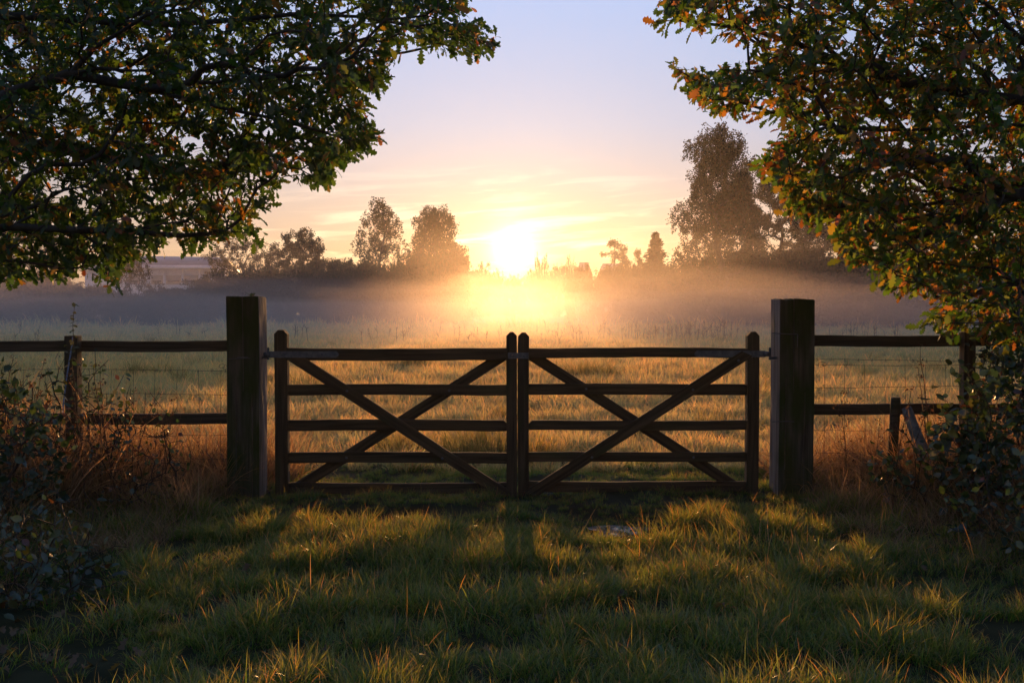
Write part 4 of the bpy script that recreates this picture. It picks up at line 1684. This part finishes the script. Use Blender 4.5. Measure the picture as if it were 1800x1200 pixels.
def build_meadow_grass():
    rng = np.random.default_rng(32)
    cols = [(0.20, 0.28, 0.17), (0.25, 0.32, 0.20), (0.29, 0.32, 0.20), (0.38, 0.34, 0.24)]
    protos = [tuft('tuft', 60, 0.10, 0.17, 0.0055, 1.35, cols, [3, 4, 3, 1.5], 200 + i) for i in range(8)]
    protos += [tuft('tuft', 70, 0.24, 0.20, 0.012, 1.3, cols, [3, 4, 3, 1.5], 220 + i, seg=3) for i in range(6)]
    rush = [(0.07, 0.11, 0.05), (0.09, 0.13, 0.06), (0.16, 0.15, 0.08)]
    protos += [tuft('tuft', 60, 0.13, 0.30, 0.0055, 0.8, rush, [3, 3, 1], 240 + i) for i in range(3)]
    X, Y, P, S = [], [], [], []
    for (y0, y1, dens, lo, hi, sc) in ((8.4, 14, 56, 0, 8, 0.9), (14, 24, 24, 0, 8, 1.35), (24, 40, 9.0, 8, 14, 0.95), (40, 62, 4.2, 8, 14, 1.25), (62, 95, 1.8, 8, 14, 1.8), (80, 98, 0.55, 8, 14, 4.2)):
        w1 = 0.58 * y1 + 2
        n = int(dens * 2 * w1 * (y1 - y0))
        x, y = spread(n, -w1, w1, y0, y1, rng)
        k = np.abs(x) < 0.56 * y + 1.5
        x, y = x[k], y[k]
        hum = np.clip(0.5 + 0.6 * waves(x, y, 2.6, 5, 9), 0, 1)
        hum2 = 0.5 + 0.5 * waves(x, y, 0.33, 5, 2)
        if sc > 4:   # rank growth at the foot of the hedge, in uneven clumps
            k = rng.uniform(0, 1, len(x)) < hum2 ** 1.5
            x, y, hum, hum2 = x[k], y[k], hum[k], hum2[k]
        X.append(x)
        Y.append(y)
        pk = rng.integers(lo, hi, len(x))
        clump = (waves(x, y, 1.7, 5, 13) > 0.52) & (rng.uniform(0, 1, len(x)) < 0.6) & (y < 62)
        P.append(np.where(clump, rng.integers(14, 17, len(x)), pk))
        S.append(sc * rng.uniform(0.7, 1.2, len(x)) * (0.28 + 1.15 * hum + 0.25 * hum2))
    x, y, p, s = map(np.concatenate, (X, Y, P, S))
    n = len(x)
    pos = np.stack([x, y, ground_z(x, y)], 1)
    rot = np.stack([rng.normal(0, 0.15, n), rng.normal(0, 0.15, n), rng.uniform(0, 6.28, n)], 1)
    instancer('meadow_grass', 'pale frosted tussock grass covering the meadow behind the gate', protos, M['meadow'], pos, rot, np.stack([s * 1.1, s * 1.1, s], 1), p)


DRY = [(0.30, 0.19, 0.10), (0.38, 0.26, 0.15), (0.20, 0.11, 0.06), (0.12, 0.10, 0.045)]


def build_dry_grass():
    rng = np.random.default_rng(33)
    protos = [tuft('tuft', 30, 0.10, 0.52, 0.0055, 1.0, DRY, [4, 3, 3, 2], 300 + i, seg=5) for i in range(6)]
    protos += [tuft('tuft', 34, 0.13, 0.36, 0.0058, 1.9, DRY, [3, 4, 3, 2], 320 + i, seg=5) for i in range(5)]
    x, y = [], []
    n = 5000
    gx, gy = rng.uniform(-4.9, 4.9, n), rng.uniform(3.9, 8.4, n)
    edge_l = -1.95 - 0.22 * np.clip(7.3 - gy, 0, 3) * 0.5 + 0.25 * waves(gx, gy, 1.7, 4, 6)
    edge_r = 2.15 - 0.0 * gy + 0.25 * waves(gx, gy, 1.9, 4, 8)
    k = ((gx < edge_l) & (gy > 4.6 - 0.1 * gx * 0)) | ((gx > edge_r) & (gy > 5.0))
    # thin out towards the near end
    k &= rng.uniform(0, 1, n) < np.clip((gy - 3.9) / 2.2, 0.12, 1) * 0.85
    k &= np.abs(gx) < 0.62 * gy + 0.6
    gx, gy = gx[k], gy[k]
    n = len(gx)
    s = rng.uniform(0.6, 1.15, n) * (0.75 + 0.35 * sstep(5.2, 7.2, gy)) * np.where(gx < 0, 1.0, 0.92)
    # low beside the gate posts so that they stay in view
    s *= np.where((np.abs(gx) < 2.75) & (gy < 7.6), 0.66, 1.22)
    tall = (gy > 6.3) & (rng.uniform(0, 1, n) < 0.55)
    pick = np.where(tall, rng.integers(0, 6, n), rng.integers(6, 11, n))
    pos = np.stack([gx, gy, ground_z(gx, gy)], 1)
    rot = np.stack([rng.normal(0, 0.22, n), rng.normal(0, 0.22, n), rng.uniform(0, 6.28, n)], 1)
    instancer('dry_grass', 'rusty dead grass tangled along the fence on both sides', protos, M['drygrass'], pos, rot, np.stack([s, s, s], 1), pick)


build_near_grass()
build_meadow_grass()
build_dry_grass()


# ------------------------------------------------------------------ brambles and dead weeds
BR_COLS = [(0.025, 0.050, 0.018), (0.035, 0.070, 0.024), (0.055, 0.085, 0.022), (0.10, 0.10, 0.025), (0.12, 0.045, 0.02)]


def bramble(name, label, cx, cy, rx, ry, h, nst, nleaf, size, wts, seed, group=None, z0=0.08, shape=1.0):
    rng = np.random.default_rng(seed)
    base = np.array([cx, cy, float(ground_z(cx, cy)) - 0.02])
    b = thing(name, label, 'bush', base, group)
    n = nst
    u = unit(rng.normal(size=(n, 3)))
    r = rng.uniform(0.2, 1, (n, 1)) ** 0.45
    pts = u * r * np.array([rx, ry, h * 0.55]) + np.array([0, 0, h * 0.5])
    pts[:, 2] = np.clip(pts[:, 2] + 0.10 * rng.normal(size=n), z0, None)
    roots = [((0, 0, 0), -1)]
    for k in range(7):
        a = rng.uniform(0, 6.28)
        roots.append(((rx * 0.45 * math.cos(a), ry * 0.45 * math.sin(a), 0.02), 0))
    P, par = grow(pts, roots, 0.25)
    P = relax(P, par, 8, 1)
    t = tips(par)
    V, F = tree_tubes(P, par, t, 0.0019, 2.3, 0.012, 4)
    put('stems', mesh_np('stems', V, F, True), M['thorn'], b)
    ok = np.where((t <= 8) & (par > 0))[0]
    src = rng.choice(ok, nleaf)
    A, B = P[par[src]], P[src]
    pos = A + (B - A) * rng.uniform(0, 1.1, (nleaf, 1)) + rng.normal(0, 0.03, (nleaf, 3))
    pos[:, 2] = np.maximum(pos[:, 2], 0.03)
    d = unit(unit(B - A) * 0.6 + rng.normal(0, 0.9, (nleaf, 3)) + np.array([0, -0.1, -0.2]))
    nr = unit(rng.normal(0, 0.6, (nleaf, 3)) + np.array([0, -0.35, 0.8]))
    LV, LF = scatter(OVAL[0], OVAL[1], pos, frames(d, nr), size * rng.uniform(0.6, 1.3, nleaf))
    tint = np.repeat(palette(nleaf, BR_COLS, wts, 0.3, rng), len(OVAL[0]), 0)
    tag(put('leaves', mesh_np('leaves', LV, LF, False, tint), M['bramble'], b), kind='stuff')
    return b


def build_brambles():
    W1, W2 = [5, 5, 3, 1, 0.6], [4, 5, 4, 3, 1.2]
    bramble('bramble_bush', 'dark green bramble at the left picture edge', -3.15, 5.9, 0.52, 0.52, 0.98, 460, 1300, 0.055, W1, 41)
    bramble('bramble_bush', 'twiggy bramble climbing round the left fence post', -3.10, 7.05, 0.55, 0.24, 0.92, 460, 420, 0.04, W2, 42)
    bramble('bramble_bush', 'low bramble under the left end of the fence', -3.75, 6.6, 0.58, 0.48, 0.95, 440, 1000, 0.05, W1, 43)
    bramble('bramble_bush', 'sparse bramble in the dead grass near the left gate post', -2.55, 6.75, 0.40, 0.34, 0.58, 300, 200, 0.038, W2, 44)
    bramble('bramble_bush', 'low leafy bramble in the dark left corner', -2.35, 4.7, 0.50, 0.55, 0.42, 260, 620, 0.045, W1, 45)
    bramble('bramble_bush', 'big leafy bramble at the right picture edge', 3.25, 6.1, 0.66, 0.52, 1.0, 460, 2400, 0.058, W1, 46)
    bramble('bramble_bush', 'hedge bramble rising behind the right fence post', 3.75, 7.0, 0.55, 0.38, 1.4, 400, 1700, 0.05, W2, 47)
    bramble('bramble_bush', 'bramble growing over the foot of the leaning log', 2.75, 6.7, 0.36, 0.28, 0.46, 190, 330, 0.05, W1, 48)
    bramble('bramble_bush', 'low bramble sprawling over the lower right grass edge', 2.75, 5.5, 0.35, 0.35, 0.40, 150, 260, 0.048, W1, 49)
    bramble('bramble_bush', 'leafy bramble tangled at the lower right picture edge', 2.95, 5.0, 0.45, 0.45, 0.55, 240, 800, 0.05, W1, 50)


build_brambles()


def weed_mesh(seed, h, spread_, seeds):
    rng = np.random.default_rng(seed)
    P, par = [np.zeros(3)], [-1]
    n = 9
    lx, ly = rng.normal(0, 0.12, 2)
    for k in range(1, n + 1):
        t = k / n
        P.append(np.array([lx * h * t * t + 0.006 * rng.normal(), ly * h * t * t + 0.006 * rng.normal(), h * t]))
        par.append(k - 1)
    for k in range(3, n + 1):
        for _ in range(2):
            a = rng.uniform(0, 6.28)
            L = spread_ * h * rng.uniform(0.4, 1.0) * (1.15 - k / n)
            q = k
            for j in range(3):
                e = P[q] + np.array([math.cos(a) * L / 3, math.sin(a) * L / 3, L / 3 * (1.1 - 0.3 * j)]) + rng.normal(0, 0.006, 3)
                P.append(e)
                par.append(q)
                q = len(P) - 1
    P, par = np.array(P), np.array(par)
    t = tips(par)
    SV, SF = tree_tubes(P, par, t, 0.0013, 2.2, 0.006, 4)
    ends = np.where(t <= 2)[0]
    src = rng.choice(ends, seeds)
    pos = P[src] + rng.normal(0, 0.012, (seeds, 3))
    HV, HF = scatter(OVAL[0], OVAL[1], pos, frames(unit(rng.normal(size=(seeds, 3))), unit(rng.normal(size=(seeds, 3)))), rng.uniform(0.008, 0.024, seeds))
    tint = np.repeat(palette(seeds, [(0.10, 0.05, 0.028), (0.06, 0.03, 0.02), (0.15, 0.085, 0.04)], [2, 2, 1], 0.3, rng), len(OVAL[0]), 0)
    return mesh_np('stem', SV, SF, True), mesh_np('seed_heads', HV, HF, False, tint)


def build_weeds():
    bank = [weed_mesh(400 + i, h, s, n) for i, (h, s, n) in enumerate(((0.95, 0.22, 60), (0.85, 0.30, 80), (1.0, 0.16, 50), (0.75, 0.34, 90), (0.9, 0.12, 40)))]
    rng = random.Random(9)
    left = [(-3.62, 7.0), (-3.45, 6.6), (-3.28, 6.95), (-3.12, 6.6), (-2.92, 7.1), (-2.7, 6.7), (-3.4, 6.3), (-2.6, 7.2), (-3.15, 5.9), (-3.55, 5.9), (-3.55, 6.9), (-3.35, 7.15), (-3.2, 6.5), (-2.95, 6.8), (-2.8, 7.2), (-2.65, 6.95), (-3.7, 6.2), (-3.05, 6.2), (-2.5, 7.15), (-3.5, 7.2), (-2.75, 6.4), (-3.3, 5.6), (-2.9, 5.7), (-3.0, 7.25), (-2.42, 6.85)]
    right = [(2.45, 7.25), (2.75, 7.25), (3.05, 7.25), (3.2, 7.1), (2.6, 7.1), (3.3, 6.7), (2.9, 6.9), (2.55, 6.6), (3.45, 7.25)]
    for pts, lab, grp in ((left, 'dead brown weed stalk standing in the tangle left of the gate', 'dead weeds left of the gate'),
                          (right, 'dead brown weed stalk standing by the fence right of the gate', 'dead weeds right of the gate')):
        for i, (x, y) in enumerate(pts):
            o = thing('dead_weed', lab, 'weed', (x, y, float(ground_z(x, y)) - 0.01), grp, rng.uniform(0, 6.28))
            s = rng.uniform(0.72, 1.05)
            o.scale = (s, s, s * (0.92 if y < 6.7 else 1.0))
            a, b = bank[(i * 3 + (0 if pts is left else 1)) % 5]
            put('stem', a, M['deadstem'], o)
            tag(put('seed_heads', b, M['drygrass'], o), kind='stuff')
    # the tall leafy shoot that rises before the left fence post
    rg = np.random.default_rng(77)
    b0 = pix(135, 840, 7.12)
    b0[2] = float(ground_z(b0[0], b0[1]))
    o = thing('briar_shoot', 'tall thin leafy shoot rising past the top of the left fence post', 'shoot', b0)
    path = np.array([pix(x, y, 7.12) for x, y in ((135, 840), (138, 760), (133, 690), (126, 640), (129, 600), (128, 570), (131, 536))]) - b0
    fine = np.vstack([path[i] + (path[i + 1] - path[i]) * k / 5 for i in range(len(path) - 1) for k in range(5)] + [path[-1:]])
    fine[0] = (0, 0, 0)
    V, F = polytube(fine, np.linspace(0.005, 0.0016, len(fine)), 5)
    put('stem', mesh_np('stem', V, F, True), M['thorn'], o)
    me = []
    for i in range(3):
        m_ = mesh_np('leaf', OVAL[0], OVAL[1], False, np.repeat(palette(1, BR_COLS, [1, 3, 4, 3, 2], 0.2, rg), len(OVAL[0]), 0))
        m_.materials.append(M['bramble'])
        me.append(m_)
    for i in range(34):
        q = fine[rg.integers(8, len(fine))] + rg.normal(0, 0.008, 3)
        d = unit(np.array([[rg.normal(), rg.normal() * 0.6, rg.normal() * 0.4]]))
        fr = frames(d, unit(np.array([[rg.normal() * 0.5, -0.5, 0.8]])))[0]
        s = rg.uniform(0.025, 0.05)
        l = put('leaf', me[i % 3], None, o)
        l.matrix_local = Matrix([[*(fr[r_] * s), q[r_]] for r_ in range(3)] + [[0, 0, 0, 1]])
    # the sprout on the left gate post
    z = pix(440, 521, 7.33)
    o = thing('post_sprout', 'tiny green sprout growing from the top of the left gate post', 'sprout', (z[0], 7.36, z[2] - 0.004))
    for i in range(9):
        a = i * 0.7
        d = unit(np.array([[math.cos(a), 0.5 * math.sin(a), 0.9]]))
        fr = frames(d, unit(np.array([[-math.cos(a), 0.2, 0.8]])))[0]
        s = 0.026 + 0.008 * (i % 3)
        l = put('leaf', me[i % 3], None, o)
        l.matrix_local = Matrix([[*(fr[r_] * s), (0.006 * math.cos(a), 0.006 * math.sin(a), 0.006)[r_]] for r_ in range(3)] + [[0, 0, 0, 1]])


build_weeds()


def build_meadow_stalks():
    """Dead dock and thistle stalks far out in the meadow."""
    rng = np.random.default_rng(55)
    A, B, ra = [], [], []
    spots = [(1165, 55, 75), (1245, 35, 45), (690, 50, 14), (505, 30, 6), (850, 50, 14), (980, 50, 22), (30, 40, 6), (350, 40, 6), (1480, 70, 26)]
    for cx, sx, n in spots:
        for _ in range(n):
            D = rng.uniform(42, 62)
            p = pix(cx + rng.normal(0, sx * 0.7), 590, D)
            p[2] = float(ground_z(p[0], p[1]))
            h = rng.uniform(0.35, 1.0)
            q = p + np.array([rng.normal(0, 0.08), rng.normal(0, 0.08), h])
            A.append(p); B.append(q); ra.append(0.011)
            for _k in range(4):
                s = p + (q - p) * rng.uniform(0.5, 1.0)
                A.append(s); B.append(s + np.array([rng.normal(0, 0.09), rng.normal(0, 0.09), rng.uniform(0.05, 0.22)])); ra.append(0.009)
    V, F = tubes(A, B, ra, np.array(ra) * 0.7, 4)
    o = put('meadow_stalks', mesh_np('meadow_stalks', V, F, True), M['deadstem'])
    tag(o, 'dead brown weed stalks standing far out in the misty meadow', kind='stuff')
    # the one that stands clear of the rest
    p = pix(1051, 589, 50)
    p[2] = float(ground_z(p[0], p[1]))
    a, b = weed_mesh(470, 1.35, 0.06, 60)
    o = thing('tall_weed', 'single tall dead weed standing clear in the meadow mist right of the sun', 'weed', p)
    o.scale = (2.2, 2.2, 1)
    put('stem', a, M['deadstem'], o)
    tag(put('seed_heads', b, M['drygrass'], o), kind='stuff')


build_meadow_stalks()


def build_fallen_leaves():
    rng = np.random.default_rng(66)
    bank = []
    for i in range(6):
        ov = OAK[0].copy()
        ov[:, 2] += 0.22 * np.sin(ov[:, 0] * 3 + i) * (1 + np.abs(ov[:, 1]) * 2)
        m_ = mesh_np('fallen_leaf', ov, OAK[1], False, np.repeat(palette(1, [(0.16, 0.075, 0.035), (0.10, 0.05, 0.03), (0.20, 0.10, 0.04)], [1, 1, 1], 0.2, rng), len(ov), 0))
        m_.materials.append(M['oakleaf'])
        bank.append(m_)
    for i in range(130):
        d = rng.uniform(3.7, 6.5)
        px = rng.uniform(260, 1650)
        if i >= 60:
            d, px = rng.uniform(3.7, 4.9), rng.uniform(-40, 270)
        x = (px - CX) / F_PX * d
        z = float(ground_z(x, d)) + (rng.uniform(0.02, 0.06) if i < 60 else rng.uniform(0.008, 0.03))
        o = put('fallen_leaf', bank[i % 6], None, None, (x, d, z), (rng.normal(0, 0.25), rng.normal(0, 0.25), rng.uniform(0, 6.28)))
        s = rng.uniform(0.05, 0.085)
        o.scale = (s, s, s)
        if i < 60:
            tag(o, 'curled brown oak leaf lying in the grass before the gate', 'leaf', 'fallen oak leaves in the grass')
        else:
            tag(o, 'brown oak leaf in the litter of the dark lower left corner', 'leaf', 'leaf litter in the lower left corner')


build_fallen_leaves()


# ------------------------------------------------------------------ the air
def volume_box(name, label, x0, x1, y0, y1, z0, z1, dens, g, col):
    m, nt = new_mat(name + '_air')
    out = N(nt, 'ShaderNodeOutputMaterial')
    v = N(nt, 'ShaderNodeVolumePrincipled')
    v.inputs['Color'].default_value = (*col, 1)
    v.inputs['Density'].default_value = dens
    v.inputs['Anisotropy'].default_value = g
    nt.links.new(v.outputs[0], out.inputs['Volume'])
    o = put(name, boxm(name, x0, x1, y0, y1, z0, z1), m)
    tag(o, label, kind='stuff')
    return o


def mist_bank(label, x0, x1, y0, y1, z0, z1, lift, dens, g, col, k0):
    """A closed bank of mist: flat below, its top rolling in long low swells."""
    xs, ys = np.linspace(x0, x1, 70), np.linspace(y0, y1, 40)
    X, Y = np.meshgrid(xs, ys)
    sw = waves(X, Y, 0.11, 5, k0) + 0.6 * waves(X, Y, 0.3, 5, k0 + 5)
    Zt = z1 + lift * sw
    n = X.size
    V = np.concatenate([np.stack([X.ravel(), Y.ravel(), np.maximum(Zt, 0.5).ravel()], 1), np.stack([X.ravel(), Y.ravel(), np.full(n, z0)], 1)])
    ny, nx = X.shape
    q = np.arange(n).reshape(ny, nx)
    F = [np.stack([q[:-1, :-1].ravel(), q[:-1, 1:].ravel(), q[1:, 1:].ravel(), q[1:, :-1].ravel()], 1)]
    F.append(F[0][:, ::-1] + n)
    for e in (q[0, :], q[-1, ::-1], q[::-1, 0], q[:, -1]):
        F.append(np.stack([e[:-1], e[:-1] + n, e[1:] + n, e[1:]], 1))
    m, nt = new_mat('mist_air')
    out = N(nt, 'ShaderNodeOutputMaterial')
    v = N(nt, 'ShaderNodeVolumePrincipled')
    v.inputs['Color'].default_value = (*col, 1)
    v.inputs['Density'].default_value = dens
    v.inputs['Anisotropy'].default_value = g
    nt.links.new(v.outputs[0], out.inputs['Volume'])
    me = mesh_np('haze', V, np.concatenate(F))
    bm = bmesh.new()
    bm.from_mesh(me)
    bmesh.ops.recalc_face_normals(bm, faces=bm.faces)
    bm.to_mesh(me)
    bm.free()
    tag(put('haze', me, m), label, kind='stuff')


volume_box('haze', 'thin morning haze filling the air of the whole meadow', -230, 230, -70, 310, -2.2, 24, 0.00019, 0.68, (1, 0.96, 0.94))
mist_bank('low bank of mist lying over the meadow', -190, 190, 22, 150, -1.5, 2.3, 0.9, 0.0058, 0.56, (1, 0.88, 0.84), 2)
mist_bank('middle layer of the mist before the treeline', -192, 192, 30, 152, -1.6, 4.2, 1.3, 0.00085, 0.84, (1, 0.90, 0.87), 7)
volume_box('haze', 'thin upper layer of mist before the treeline', -194, 194, 36, 154, -1.7, 7.0, 0.0007, 0.60, (1, 0.90, 0.87))
